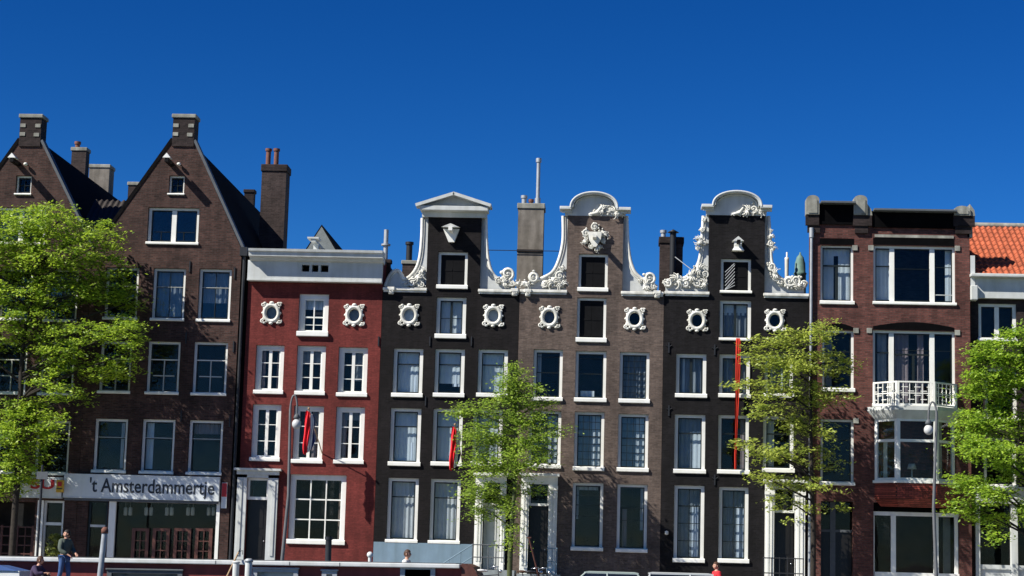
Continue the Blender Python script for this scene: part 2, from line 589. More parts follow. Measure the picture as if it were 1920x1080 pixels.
# ------------------------------------------------------------------ ground, street, canal
QUAY = -9.0
struct('ground', MB().box(-700, QUAY, -2.2, 700, 3000, -0.02), 'earth')
struct('road', MB().box(-300, QUAY + 0.35, -0.015, 300, -3.2, 0.0), 'asphalt')
struct('pavement', MB().box(-300, -3.2, -0.015, 300, -0.02, 0.12), 'pavement')
struct('kerb', MB().box(-300, -3.35, -0.015, 300, -3.203, 0.124), 'stone')
struct('quay', MB().box(-300, QUAY - 0.25, -2.2, 300, QUAY + 0.347, 0.05), 'stone')
struct('water', MB().box(-700, -73, -2.2, 700, QUAY - 0.25, -1.25), 'water')
struct('opposite_bank', MB().box(-700, -3000, -2.2, 700, -73.003, 0.0), 'earth')


# ------------------------------------------------------------------ houses
def rect_xz(r, yf):
    x0, y0, x1, y1 = r
    xm, ym = (x0 + x1) / 2, (y0 + y1) / 2
    return P(x0, ym, yf)[0], P(xm, y1, yf)[1], P(x1, ym, yf)[0], P(xm, y0, yf)[1]


class House:
    def __init__(self, name, label, yf, x0, x1, wall_mat, depth=11.0):
        self.yf, self.x0, self.x1, self.wm, self.depth = yf, x0, x1, wall_mat, depth
        self.root = thing(name, label, 'house', ((x0 + x1) / 2, yf, 0))
        self.holes = []
        self.later = []

    def part(self, name, mb, m_, parent=None):
        return mb.build(name, m_, parent or self.root)

    def X(self, px, py):
        return P(px, py, self.yf)[0]

    def Z(self, px, py):
        return P(px, py, self.yf)[1]

    def hole(self, x0, z0, x1, z1):
        self.holes.append([(x0, z0), (x1, z0), (x1, z1), (x0, z1)])

    def wall(self, outline, eave, thick=0.42):
        """front slab with real openings, body behind"""
        mb = MB().prism(outline, self.yf, self.yf + thick, self.holes)
        y1 = self.yf + self.depth
        t = 0.3
        x0, x1 = self.x0, self.x1
        ya = self.yf + thick + 0.002
        mb.box(x0, ya, 0, x0 + t, y1, eave)
        mb.box(x1 - t, ya, 0, x1, y1, eave)
        mb.box(x0 + t, y1 - t, 0, x1 - t, y1, eave)
        w = self.part('wall', mb, self.wm)
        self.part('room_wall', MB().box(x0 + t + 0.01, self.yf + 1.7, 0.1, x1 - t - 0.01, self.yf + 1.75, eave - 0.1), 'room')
        return w

    # window -------------------------------------------------------------
    def window(self, px, style='sash', curtain=None, sash='dark_sash', recess=0.16, stile=0.125, head=0.13, sill=0.13,
               bars=None, frame='white', sill_out=0.09, name='window', glass_='glass', seed=None):
        rx0, rz0, rx1, rz1 = rect_xz(px, self.yf)
        yf = self.yf
        if sill > 0:
            x0, x1 = rx0 + 0.035, rx1 - 0.035
            z0 = rz0 + sill * 0.55
        else:
            x0, x1, z0 = rx0, rx1, rz0
        z1 = rz1
        self.hole(x0, z0, x1, z1)
        e = 0.003
        X0, X1, Z0, Z1 = x0 + e, x1 - e, z0 + e, z1 - e
        ya, yb = yf + recess, yf + recess + 0.12
        fr = MB()
        # moulded frame: outer board and an inner step set back
        fr.box(X0, ya, Z0, X0 + stile, yb, Z1)
        fr.box(X1 - stile, ya, Z0, X1, yb, Z1)
        fr.box(X0 + stile, ya, Z1 - head, X1 - stile, yb, Z1)
        fr.box(X0 + stile, ya, Z0, X1 - stile, yb, Z0 + 0.08)
        win = self.part(name, fr, frame)
        if sill > 0:
            sb = MB()
            zt, zb = rz0 + sill, rz0
            prof = [(yb - 0.02, zt + 0.01), (yf - sill_out * 0.35, zt), (yf - sill_out, zt - 0.035), (yf - sill_out, zb + 0.02), (yf - sill_out + 0.02, zb), (yf - 0.002, zb), (yf - 0.002, rz0 + sill * 0.55 + 0.004), (yb - 0.02, rz0 + sill * 0.55 + 0.004)]
            n = len(prof)
            # outer lugs run over the wall face; inside the opening the sill runs back to the frame
            vs = [(rx0, p[0], p[1]) for p in prof[1:6]] + [(rx1, p[0], p[1]) for p in prof[1:6]]
            fs = [tuple(range(5)), tuple(range(5, 10))[::-1]] + [(i, (i + 1) % 5, (i + 1) % 5 + 5, i + 5) for i in range(5)]
            sb.add(vs, fs)
            sb.box(X0 + 0.002, yf - 0.001, z0 + 0.006, X1 - 0.002, ya - 0.002, zt - 0.002)
            self.part('sill', sb, frame, win)
        gx0, gx1, gz0, gz1 = X0 + stile, X1 - stile, Z0 + 0.08, Z1 - head
        ys0, ys1 = ya + 0.035, yb - 0.02
        sm = {'sash': []}
        B = []      # (kind, frac, width, depth-front, material)
        rim = 0.045
        W, H_ = gx1 - gx0, gz1 - gz0
        if style == 'sash':
            B = [('h', 0.70, 0.05)]
        elif style == 'sash_mid':
            B = [('h', 0.62, 0.05)]
        elif style == 'sash_bar':
            B = [('h', 0.66, 0.05), ('v', 0.5, 0.022, 0.0, 0.66), ('h', 0.33, 0.022)]
        elif style == 'sash_v':
            B = [('h', 0.66, 0.05), ('v', 0.5, 0.025)]
        elif style == 'casement6':
            B = [('v', 0.5, 0.13), ('h', 0.335, 0.03), ('h', 0.67, 0.03)]
            rim = 0.055
        elif style == 'attic4':
            B = [('v', 0.5, 0.05), ('h', 0.45, 0.06), ('h', 0.22, 0.022)]
            rim = 0.06
        elif style == 'grid9':
            B = [('v', 1 / 3, 0.05), ('v', 2 / 3, 0.05), ('h', 1 / 3, 0.05), ('h', 2 / 3, 0.055)]
            rim = 0.03
        elif style == 'georgian':
            B = [('h', 0.58, 0.045)] + [('v', k / 4, 0.02) for k in (1, 2, 3)] + [('h', q, 0.02) for q in (0.145, 0.29, 0.435, 0.72, 0.86)]
        elif style == 'grid8':
            B = [('v', 0.5, 0.03), ('h', 0.25, 0.03), ('h', 0.5, 0.03), ('h', 0.75, 0.05)]
        elif style == 'double':
            B = [('v', 0.5, 0.10), ('h', 0.48, 0.025)]
        elif style == 'double_plain':
            B = [('v', 0.5, 0.09)]
        elif style == 'pair':
            B = [('v', 0.5, 0.11)]
        if bars:
            B = bars
        sb = MB()
        if style != 'shutter':
            if rim > 0:
                sb.box(gx0 + e, ys0, gz0 + e, gx0 + rim, ys1, gz1 - e)
                sb.box(gx1 - rim, ys0, gz0 + e, gx1 - e, ys1, gz1 - e)
                sb.box(gx0 + rim, ys0, gz1 - rim, gx1 - rim, ys1, gz1 - e)
                sb.box(gx0 + rim, ys0, gz0 + e, gx1 - rim, ys1, gz0 + rim * 1.4)
            extra = {}
            for i, b in enumerate(B):
                kind, fq, w = b[:3]
                a0, a1 = (b[3], b[4]) if len(b) > 4 else (0, 1)
                mm = b[5] if len(b) > 5 else sash
                tgt = sb if mm == sash else extra.setdefault(mm, MB())
                dy = 0.004 * (i % 4) + 0.003
                if mm != sash:
                    dy -= 0.03
                if kind == 'v':
                    xc = gx0 + fq * W
                    tgt.box(xc - w / 2, ys0 + dy, gz0 + a0 * H_ + 0.01, xc + w / 2, ys1 - 0.003, gz0 + a1 * H_ - 0.01)
                else:
                    zc = gz0 + fq * H_
                    tgt.box(gx0 + a0 * W + 0.01, ys0 + dy, zc - w / 2, gx0 + a1 * W - 0.01, ys1 - 0.003, zc + w / 2)
            if sb.v:
                self.part('sash', sb, sash, win)
            for mm, x_ in extra.items():
                self.part('mullion', x_, mm, win)
            yg = ys1 + 0.004
            self.part('pane', MB().box(gx0, yg, gz0, gx1, yg + 0.008, gz1), glass_, win)
            if curtain:
                rnd = random.Random(int(px[0] * 31 + px[1]))
                cs = curtain if isinstance(curtain, list) else [curtain]
                for (cm, u0, u1, v0, v1) in [c if isinstance(c, tuple) else (c, 0, 1, 0, 1) for c in cs]:
                    xa, xb = gx0 + u0 * W - (0.1 if u0 == 0 else 0), gx0 + u1 * W + (0.1 if u1 == 1 else 0)
                    za, zb = gz0 + v0 * H_ - (0.08 if v0 == 0 else 0), gz0 + v1 * H_ + 0.1
                    yc = yg + 0.16
                    n = max(4, int((xb - xa) / 0.035))
                    vs, fs = [], []
                    ph = rnd.random() * 6
                    for i in range(n + 1):
                        x_ = xa + (xb - xa) * i / n
                        wv = 0.028 * math.sin(x_ * 33 + ph) + 0.018 * math.sin(x_ * 71 + 2 * ph)
                        if cm == 'curtain_blue':
                            wv *= 0.35
                        vs += [(x_, yc + wv, za), (x_, yc + wv * 0.7, zb), ]
                    vs2 = [(a, b + 0.006, c) for a, b, c in vs]
                    k = len(vs)
                    for i in range(n):
                        fs.append((2 * i, 2 * i + 2, 2 * i + 3, 2 * i + 1))
                        fs.append((k + 2 * i + 1, k + 2 * i + 3, k + 2 * i + 2, k + 2 * i))
                    self.part('curtain', MB().add(vs + vs2, fs, True), cm, win)
        else:
            for s in (0, 1):
                a = gx0 + e + s * W / 2
                b_ = gx0 + (s + 1) * W / 2 - 0.006
                sh = MB().box(a, ys0, gz0 + e, b_, ys0 + 0.04, gz1 - e)
                for q in (0.08, 0.5, 0.92):
                    sh.box(a + 0.02, ys0 - 0.015, gz0 + q * H_ - 0.04, b_ - 0.02, ys0 - 0.001, gz0 + q * H_ + 0.04)
                if bars == 'lattice' and s == 0:
                    pass
                self.part('shutter', sh, sash, win)
        return win

    def oval(self, px, py, w=40, h=42, blind=None):
        x, z = P(px, py, self.yf)
        s = 1 / 44.8
        a, b = w * s * 0.30, h * s * 0.33
        yf = self.yf
        self.holes.append([(x + a * math.cos(2 * PI * k / 20), z + b * math.sin(2 * PI * k / 20)) for k in range(20)])
        fr = MB()
        pts = [(x + a * 1.14 * math.cos(2 * PI * k / 28), yf - 0.03, z + b * 1.14 * math.sin(2 * PI * k / 28)) for k in range(29)]
        fr.tube(pts, 0.075, 8, False)
        pts = [(x + a * 1.0 * math.cos(2 * PI * k / 28), yf + 0.03, z + b * 1.0 * math.sin(2 * PI * k / 28)) for k in range(29)]
        fr.tube(pts, 0.05, 6, False)
        rnd = random.Random(int(px))
        for k in range(12):
            t = 2 * PI * k / 12
            fr.ball((x + a * 1.36 * math.cos(t), yf - 0.02, z + b * 1.33 * math.sin(t)), 0.055 + 0.02 * rnd.random(), 0.06, 0.05 + 0.02 * rnd.random(), 8, 5)
        for sx in (-1, 1):                   # corner scrolls
            for sz in (-1, 1):
                fr.spiral(x + sx * a * 1.36, yf - 0.04, z + sz * b * 1.15, 0.095, 1.2, 0.035, PI / 4, sx * sz)
                fr.ball((x + sx * a * 1.1, yf - 0.03, z + sz * b * 1.36), 0.075, 0.06, 0.055, 8, 5)
        fr.ball((x, yf - 0.05, z + b * 1.42), 0.10, 0.07, 0.06)
        fr.ball((x, yf - 0.05, z - b * 1.42), 0.09, 0.07, 0.06)
        win = self.part('oval_window', fr, 'white_stone')
        pn = MB()
        n = 24
        for yy in (yf + 0.10, yf + 0.108):
            pn.add([(x + a * math.cos(2 * PI * k / n), yy, z + b * math.sin(2 * PI * k / n)) for k in range(n)], [tuple(range(n))])
        self.part('pane', pn, 'glass', win)
        if blind:
            self.part('blind', MB().add([(x + a * 1.1 * math.cos(2 * PI * k / n), yf + 0.2, z + b * 1.1 * math.sin(2 * PI * k / n)) for k in range(n)], [tuple(range(n))]), blind, win)
        return win


def gable_roof(h, zr, ze, y0, y1, m_='dark_tile', over=0.0, xr=None, name='roof', x0=None, x1=None):
    x0 = h.x0 if x0 is None else x0
    x1 = h.x1 if x1 is None else x1
    xr = (x0 + x1) / 2 if xr is None else xr
    poly = [(x0 - over, ze), (xr, zr), (x1 + over, ze)]
    return h.part(name, MB().prism(poly, y0, y1), m_)


def chimney(h, px, y, m_, cap='stone', cap_h=0.18, pots=(), base_z=None, depth=None, parent=None):
    """px rect at depth y (front face); pots = list of (px_x, px_top, radius, material)"""
    x0, z0, x1, z1 = rect_xz(px, y)
    d = depth or (x1 - x0) * 0.9
    if base_z is not None:
        z0 = base_z
    c = h.part('chimney', MB().box(x0, y, z0, x1, y + d, z1 - cap_h), m_, parent)
    h.part('chimney_cap', MB().bbox(x0 - 0.05, y - 0.05, z1 - cap_h + 0.002, x1 + 0.05, y + d + 0.05, z1, 0.03), cap, c)
    for (qx, qy, r, pm) in pots:
        xa, za = P(qx, qy, y + d / 2)
        mb = MB().tube([(xa, y + d / 2, z1 - 0.02), (xa, y + d / 2, za)], r, 10)
        mb.tube([(xa, y + d / 2, za - 0.12), (xa, y + d / 2, za + 0.001)], r * 1.35, 10)
        h.part('chimney_pot', mb, pm, c)
    return c


def spread(x0, z0, x1, z1):
    return (x0, z0, x1, z1)


# ================================================================== the row of houses
def bx(px, py, Y=0.0):
    return P(px, py, Y)[0]


G = 0.006    # hairline joint between neighbours
XG = bx(456, 700)
XB = [bx(-127, 690), bx(160, 690), bx(442.5, 700), bx(711, 700), bx(970, 700), bx(1243, 700), bx(1517.5, 700), bx(1820, 700), bx(2110, 700)]


# ---------------------------------------------------------------- two brown gabled houses
def gabled_house(label, x0, x1, dx, left_edge_vis):
    h = House('gabled_house', label, 0.0, x0 + G, x1 - G, 'brown_brick', 19.0)
    sh = dx                                       # pixel offset of the twin

    def q(a, b, c, d):
        return (a + sh, b, c + sh, d)
    W_ = dict(style='sash_v', sash='dark_sash', stile=0.12, head=0.11, sill=0.13)
    # attic light, double light, then the storeys
    h.window(q(315, 329, 347, 366), 'pair', stile=0.07, head=0.07, sill=0.08, frame='white', bars=[('v', 0.5, 0.02), ('h', 0.5, 0.02)])
    h.window(q(275, 389, 374, 459), 'pair', stile=0.12, head=0.10, sill=0.12, bars=[('v', 0.5, 0.20, 0, 1, 'white'), ('h', 0.32, 0.02, 0.05, 0.42), ('v', 0.22, 0.02, 0, 0.32), ('h', 0.32, 0.02, 0.58, 0.95), ('v', 0.72, 0.02, 0, 0.32)], glass_='glass_sky')
    cols = {0: [(284, 503, 348, 602), (370, 504, 434, 604), (195, 501, 260, 600)],
            1: [(274, 640, 338, 740), (360, 641, 427, 742), (185, 639, 247, 738)],
            2: [(263, 786, 328, 889), (351, 788, 418, 891), (174, 785, 239, 887)]}
    for r, rects in cols.items():
        for c, rc in enumerate(rects):
            cu = None
            if r == 1:
                bars = [('h', 0.67, 0.04, 0, 1, 'white'), ('v', 0.5, 0.04, 0, 0.66, 'grey_white'), ('h', 0.33, 0.04, 0.1, 0.9, 'grey_white')]
            elif r == 0:
                bars = [('h', 0.66, 0.05), ('v', 0.5, 0.025), ('h', 0.66, 0.02, 0, 1, 'grey_white')]
            else:
                bars = [('h', 0.66, 0.05), ('h', 0.67, 0.025, 0, 1, 'grey_white')]
                cu = [[('curtain_blue', 0, 0.26, 0, 1)], [('curtain_mauve', 0, 1, 0.78, 1)], [('curtain_grey', 0.8, 1, 0, 1)]][c]
            if r == 0 and dx == 0 and c == 0:
                cu = [('curtain_dim', 0, 1, 0.0, 1)]
            if r == 0 and c == 1:
                cu = [('curtain_dim', 0, 1, 0.35, 1)]
            h.window(q(*rc), 'sash_v', curtain=cu, bars=bars, stile=0.11, head=0.10, sill=0.13, glass_='glass_sky' if r == 0 else 'glass')
    return h


def finish_gabled(h, dx, x0, x1):
    apexL, apexR = P(326 + dx, 262), P(363 + dx, 264)
    shL = P(206 + dx, 430)
    shR = P(462 + dx, 462)
    xr_ = max(x1 - G, 0) if False else x1 - G
    xl_ = x0 + G
    zL = shL[1]
    zR = shR[1]
    outline = [(xl_, 0), (xr_, 0), (xr_, zR - 0.15), (apexR[0], apexR[1]), (apexL[0], apexL[1]), (max(shL[0], xl_ + 0.05), zL), (xl_, zL)]
    eave = min(zL, zR) - 0.3
    h.wall(outline, eave)
    # steep roof running back from the gable
    xm = (apexL[0] + apexR[0]) / 2
    zt = apexL[1] + 0.25
    roof = h.part('roof', MB().prism([(max(shL[0], xl_) - 0.05, zL - 0.25), (xm, zt), (xr_ + 0.1, zR - 0.35), (xr_ + 0.1, zR - 0.55), (xm, zt - 0.3), (max(shL[0], xl_) - 0.05, zL - 0.5)], 0.43, 19), 'dark_tile')
    # pale copings on the gable slopes
    cp = MB()
    for a, b in ((apexR, (xr_ + 0.02, zR - 0.12)), ):
        d = Vector((b[0] - a[0], b[1] - a[1])).normalized()
        n = Vector((-d.y, d.x)) * (1 if -d.y > 0 else -1)
        n = Vector((abs(d.y), abs(d.x)))
        pl = [(a[0], a[1]), (b[0], b[1]), (b[0] + n.x * 0.11, b[1] + n.y * 0.11), (a[0] + n.x * 0.11, a[1] + n.y * 0.11)]
        cp.prism(pl, -0.05, 0.5)
    h.part('coping', cp, 'lead')
    cp = MB()
    a, b = apexL, (max(shL[0], xl_), zL)
    pl = [(a[0], a[1]), (b[0], b[1]), (b[0] - 0.12, b[1] + 0.09), (a[0] - 0.12, a[1] + 0.09)]
    cp.prism(pl, -0.03, 0.5)
    h.part('coping', cp, 'dark_tile')
    # sooty bricks high in the gable, chimney block on the point
    c0 = P(323 + dx, 268)
    c1 = P(366 + dx, 222)
    st = h.part('chimney', MB().box(c0[0], -0.06, c0[1] - 0.15, c1[0], 0.75, c1[1]), 'dark_brick')
    h.part('chimney_cap', MB().bbox(c0[0] - 0.06, -0.12, c1[1] + 0.002, c1[0] + 0.06, 0.8, c1[1] + 0.17, 0.03), 'stone', st)
    for (a, b) in ((c0[0] + 0.02, c1[1] - 0.42), (c1[0] - 0.26, c1[1] - 0.42), (c0[0] + 0.02, c1[1] - 0.80), (c1[0] - 0.3, c1[1] - 0.82)):
        h.part('quoin', MB().bbox(a, -0.09, b, a + 0.24, -0.055, b + 0.16, 0.01), 'stone', st)
    # hoisting beam with its little white hood
    bxx, bz = P(322 + dx, 306)
    hb = h.part('hoist_beam', MB().box(bxx - 0.08, -1.0, bz - 0.14, bxx + 0.08, -0.002, bz + 0.03), 'black_paint')
    hood = MB()
    hood.add([(bxx - 0.17, -1.02, bz + 0.035), (bxx + 0.17, -1.02, bz + 0.035), (bxx, -1.02, bz + 0.24), (bxx - 0.17, -0.55, bz + 0.035), (bxx + 0.17, -0.55, bz + 0.035), (bxx, -0.55, bz + 0.24)],
             [(0, 1, 2), (3, 5, 4), (0, 3, 4, 1), (1, 4, 5, 2), (2, 5, 3, 0)])
    h.part('hood', hood, 'white', hb)
    lx, lz = P(337 + dx, 309)
    h.part('wall_lamp', MB().ball((lx, -0.16, lz), 0.09, 0.1, 0.07).tube([(lx, 0.0, lz + 0.05), (lx, -0.16, lz + 0.05)], 0.02), 'white')
    return h


h0 = gabled_house('dark brown brick house with a steep pointed gable, mostly behind the big leafy tree', XB[0], XB[1], -287, True)
h1 = gabled_house('dark brown brick house with a steep pointed gable, shop below it, beside the red house', XB[1], XB[2], 0, True)

# ground floors of the two gabled houses
z_sign = P(250, 905)[1]
z_base = 0.75


def shop_opening(h, px0, px1, py_top, parts, zb=z_base, glass_='glass_dark', frame='white'):
    """opening from px0 to px1; parts: list of (px, width px, material) uprights"""
    xa, zt = P(px0, py_top, h.yf)
    xb = P(px1, py_top, h.yf)[0]
    # horizontal position measured where the opening is seen
    h.hole(xa, zb, xb, zt)
    fr = MB()
    y0 = h.yf + 0.12
    fr.box(xa + .003, y0, zb + .003, xa + 0.10, y0 + 0.14, zt - .003)
    fr.box(xb - 0.10, y0, zb + .003, xb - .003, y0 + 0.14, zt - .003)
    fr.box(xa + 0.10, y0, zt - 0.09, xb - 0.10, y0 + 0.14, zt - .003)
    fr.box(xa + 0.10, y0, zb + .003, xb - 0.10, y0 + 0.14, zb + 0.16)
    w = h.part('shop_window', fr, frame)
    h.part('pane', MB().box(xa + 0.1, y0 + 0.09, zb + 0.16, xb - 0.1, y0 + 0.1, zt - 0.09), glass_, w)
    return w, xa, xb, zt, y0


# shop of the house beside the red one
w, xa, xb, zt, y0 = shop_opening(h1, 206, 411, 936, None)
mb = MB()
xp = bx(209, 990)
mb.box(xp - 0.14, -0.03, z_base, xp + 0.14, 0.118, zt - 0.005)
h1.part('pilaster', mb, 'white')
xp = bx(407, 1000)
h1.part('pilaster', MB().box(xp - 0.07, -0.02, z_base, xp + 0.07, 0.118, zt - 0.005), 'white')
for i, px in enumerate((246, 285, 325, 365)):     # folding wooden doors inside the glass
    xq = bx(px, 1015)
    zd = P(px, 990)[1]
    d = MB()
    wq = 0.72
    for a, b in ((0, 0.14), (wq - 0.14, wq)):
        d.box(xq + a, 0.04, z_base + 0.2, xq + b, 0.10, zd)
    d.box(xq + 0.14, 0.04, z_base + 0.2, xq + wq - 0.14, 0.10, z_base + 0.9)
    d.box(xq + 0.14, 0.04, zd - 0.12, xq + wq - 0.14, 0.10, zd)
    for k in (1, 2):
        zz = z_base + 0.9 + (zd - 0.12 - z_base - 0.9) * k / 3
        d.box(xq + 0.14, 0.05, zz - 0.02, xq + wq - 0.14, 0.09, zz + 0.02)
    d.box(xq + wq / 2 - 0.02, 0.052, z_base + 0.9, xq + wq / 2 + 0.02, 0.088, zd - 0.12)
    h1.part('folding_door', d, 'wood')
for i, px in enumerate((236, 275, 314, 354, 393)):
    for k in (0, 9):
        xq, zq = P(px - 6 + k, 957)
        lm = MB().lathe([(0.05, -0.2), (0.085, -0.18), (0.085, 0.12), (0.05, 0.15)], (xq, 0.50, zq), 8)
        lm.tube([(xq, 0.50, zq + 0.14), (xq, 0.50, zt - 0.1)], 0.008, 4)
        h1.part('lantern', lm, 'paper')
# narrower shop windows left of it
w, xa, xb, zt, y0 = shop_opening(h1, 166, 203, 938, None, frame='dark_sash')
zz = P(185, 986)[1]
h1.part('transom', MB().box(xa + 0.1, y0 - 0.01, zz - 0.05, xb - 0.1, y0 + 0.085, zz + 0.05), 'grey_white', w)
finish_gabled(h1, 0, XB[1], XB[2])
h1.part('gap_strip', MB().box(XB[2] + 0.002, 0.12, 0, XG - 0.004, 0.5, P(447, 470)[1]), 'flat_black')  # black strip standing in for the dark gap between the houses
dp = MB()
dp.tube([(XB[2] + 0.12, 0.03, P(447, 480)[1]), (XB[2] + 0.12, 0.03, 0.3)], 0.07, 8)
dp.box(XB[2] - 0.06, -0.15, P(447, 480)[1], XB[2] + 0.26, 0.115, P(447, 464)[1])
h1.part('drainpipe', dp, 'iron')

w, xa, xb, zt, y0 = shop_opening(h0, 82, 121, 938, None)
zz = P(100, 982)[1]
h0.part('transom', MB().box(xa + 0.1, y0 - 0.01, zz - 0.06, xb - 0.1, y0 + 0.085, zz + 0.06), 'white', w)
xp = bx(74, 990)
h0.part('pilaster', MB().box(xp - 0.13, -0.03, z_base, xp + 0.13, -0.002, P(74, 938)[1]), 'white')
# the dark shop bay at the left edge of the picture
xa, zt = P(-60, 938)
xb = bx(64, 990)
h0.hole(xa, 0.3, xb, zt)
d = MB()
y_in = 1.2
for px in (-50, 2, 31, 60):
    xq = bx(px, 1015, y_in)
    d.box(xq - 0.05, y_in, 0.4, xq + 0.05, y_in + 0.08, P(31, 985, y_in)[1])
zq = [P(31, yy, y_in)[1] for yy in (988, 1005, 1022, 1038)]
for k, z_ in enumerate(zq):
    d.box(xa + 0.05, y_in + 0.01, z_ - 0.025, xb - 0.02, y_in + 0.07, z_ + 0.025)
for px in (-25, 17, 46):
    xq = bx(px, 1015, y_in)
    d.box(xq - 0.02, y_in + 0.012, 0.4, xq + 0.02, y_in + 0.068, P(31, 988, y_in)[1])
h0.part('shopfront', d, 'wood')
finish_gabled(h0, -287, XB[0], XB[1])

# valley roof between the two gables and the chimneys behind them
va, vb = P(182, 378, 2.2), P(246, 378, 2.2)
vm = MB()
zlow = P(215, 445, 0.5)[1]
n = 14
xs0, xs1 = XB[1] - 0.9, XB[1] + 2.6
vs, fs = [], []
for i in range(n * 4 + 1):
    x = xs0 + (xs1 - xs0) * i / (n * 4)
    wv = 0.05 * math.sin(2 * PI * i / 4)
    vs += [(x, 0.6, zlow + wv), (x, 3.2, P(215, 376, 3.2)[1] + wv), (x, 3.3, zlow - 0.3)]
for i in range(n * 4):
    a = 3 * i
    fs += [(a, a + 3, a + 4, a + 1), (a + 1, a + 4, a + 5, a + 2)]
h1.part('valley_roof', MB().add(vs, fs, True), 'grey_tile')
chimney(h0, (133, 276, 160, 345), 9.0, 'chimney_brick', pots=((146, 266, 0.12, 'rust'),), base_z=9)
chimney(h0, (166, 308, 204, 370), 13.0, 'chimney_render', base_z=9)
chimney(h1, (240, 341, 262, 372), 12.0, 'chimney_brick', base_z=9)
chimney(h1, (488, 308, 534, 470), 10.0, 'chimney_brick', pots=((504, 279, 0.12, 'rust'), (519, 279, 0.12, 'rust')), base_z=8, cap='dark_brick', cap_h=0.35)
chimney(h1, (458, 355, 476, 374), 17.0, 'dark_brick', cap='dark_brick', base_z=10)

# ---------------------------------------------------------------- red house
h2 = House('cornice_house', 'narrow dark red house with a straight white cornice and small paned white windows', 0.16, XG, XB[3] - G, 'red_paint', 10)
for k_, rc in enumerate(((477, 647, 533, 739), (554, 648, 611, 741), (632, 651, 690, 744), (470, 758, 527, 865), (548, 761, 607, 869), (627, 763, 684, 870))):
    cu = [[('curtain_mauve', 0, 0.22, 0, 1), ('curtain_mauve', 0.8, 1, 0, 1)], [('curtain_dim', 0, 1, 0.66, 1)], [('curtain_dim', 0.55, 1, 0.3, 1)], None, [('curtain_mauve', 0.62, 1, 0, 1)], [('curtain_mauve', 0, 0.3, 0, 1), ('curtain_dim', 0, 1, 0.82, 1)]][k_]
    h2.window(rc, 'casement6', sash='white', stile=0.17, head=0.16, sill=0.17, recess=0.15, curtain=cu)
h2.window((558, 551, 617, 631), 'attic4', sash='white', stile=0.19, head=0.20, sill=0.22, recess=0.15, curtain=[('curtain_white', 0, 1, 0.70, 1)], sill_out=0.14)
h2.window((540, 890, 649, 1021), 'grid9', sash='white', stile=0.20, head=0.19, sill=0.2, recess=0.16, curtain=[('curtain_mauve', 0.93, 1, 0, 1)], glass_='glass_dark')
h2.oval(509, 587, blind='slate')
h2.oval(664, 591, blind='slate')
# door case
x0d, z0d, x1d, z1d = rect_xz((441, 888, 521, 1042), 0.16)
dx0, dz0, dx1, dz1 = rect_xz((461, 896, 501, 1041), 0.16)
dz0 = 1.55
h2.hole(dx0, dz0, dx1, dz1)
zc = z1d
dc = MB()
dc.box(x0d + 0.05, 0.02, dz0, dx0, 0.157, zc - 0.05)
dc.box(dx1, 0.02, dz0, x1d - 0.03, 0.157, zc - 0.05)
dc.box(x0d + 0.05, 0.02, dz1, x1d - 0.03, 0.157, zc - 0.052)
dc.box(x0d + 0.02, -0.05, zc - 0.05, x1d, 0.157, zc + 0.12)
dc.box(x0d - 0.08, -0.20, zc + 0.12, x1d + 0.1, 0.157, zc + 0.21)
for xx in (x0d + 0.14, x1d - 0.26):
    dc.box(xx, -0.02, dz0 + 0.4, xx + 0.13, 0.018, zc - 0.3)
dsur = h2.part('door_surround', dc, 'grey_white')
ztr = P(480, 934, 0.16)[1]
dd = MB().box(dx0 + 0.03, 0.36, dz0 + 0.02, dx1 - 0.03, 0.42, ztr - 0.06)
for k in (0.12, 0.55):
    zz0 = dz0 + (ztr - dz0) * k
    dd.box(dx0 + 0.2, 0.345, zz0, dx1 - 0.2, 0.359, zz0 + (ztr - dz0) * 0.32)
door = h2.part('door', dd, 'door_black')
h2.part('handle', MB().ball((dx1 - 0.13, 0.33, dz0 + 1.0), 0.035), 'chrome', door)
fl = MB().box(dx0, 0.24, ztr - 0.06, dx1, 0.36, ztr + 0.06)
fl.box(dx0, 0.26, ztr + 0.06, dx0 + 0.09, 0.36, dz1 - 0.001)
fl.box(dx1 - 0.09, 0.26, ztr + 0.06, dx1, 0.36, dz1 - 0.001)
fl.box(dx0 + 0.09, 0.26, dz1 - 0.1, dx1 - 0.09, 0.36, dz1 - 0.001)
tl = h2.part('fanlight', fl, 'white')
h2.part('pane', MB().box(dx0 + 0.09, 0.31, ztr + 0.06, dx1 - 0.09, 0.318, dz1 - 0.1), 'glass', tl)
h2.part('stoop', MB().box(x0d - 0.3, -1.3, 0, x1d + 0.4, 0.01, dz0 - 0.002), 'step_stone')
# wall and the white cornice
zt = P(590, 474, 0.16)[1]
zf = P(590, 527, 0.16)[1]
h2.wall([(h2.x0, 0), (h2.x1, 0), (h2.x1, zt - 0.2), (h2.x0, zt - 0.2)], zt - 0.3)
x0, x1 = h2.x0 + 0.02, h2.x1 - 0.01
zv0, zv1 = P(592, 511, 0.0)[1], P(592, 498, 0.0)[1]
xv0, xv1 = bx(567, 505), bx(617, 505)
cm = MB()
cm.prism([(x0, zf), (x1, zf), (x1, zt - 0.42), (x0, zt - 0.42)], -0.20, 0.157, [[(xv0, zv0), (xv1, zv0), (xv1, zv1), (xv0, zv1)]])
prof = [(-0.22, zt - 0.46), (-0.36, zt - 0.42), (-0.42, zt - 0.34), (-0.66, zt - 0.30), (-0.68, zt - 0.14), (-0.76, zt - 0.10), (-0.78, zt), (0.3, zt + 0.04), (0.3, zt - 0.46)]
k = len(prof)
cm.add([(x0 + 0.1, a, b) for a, b in prof] + [(x1 + 0.06, a, b) for a, b in prof],
       [tuple(range(k)), tuple(range(k, 2 * k))[::-1]] + [(i, (i + 1) % k, (i + 1) % k + k, i + k) for i in range(k)])
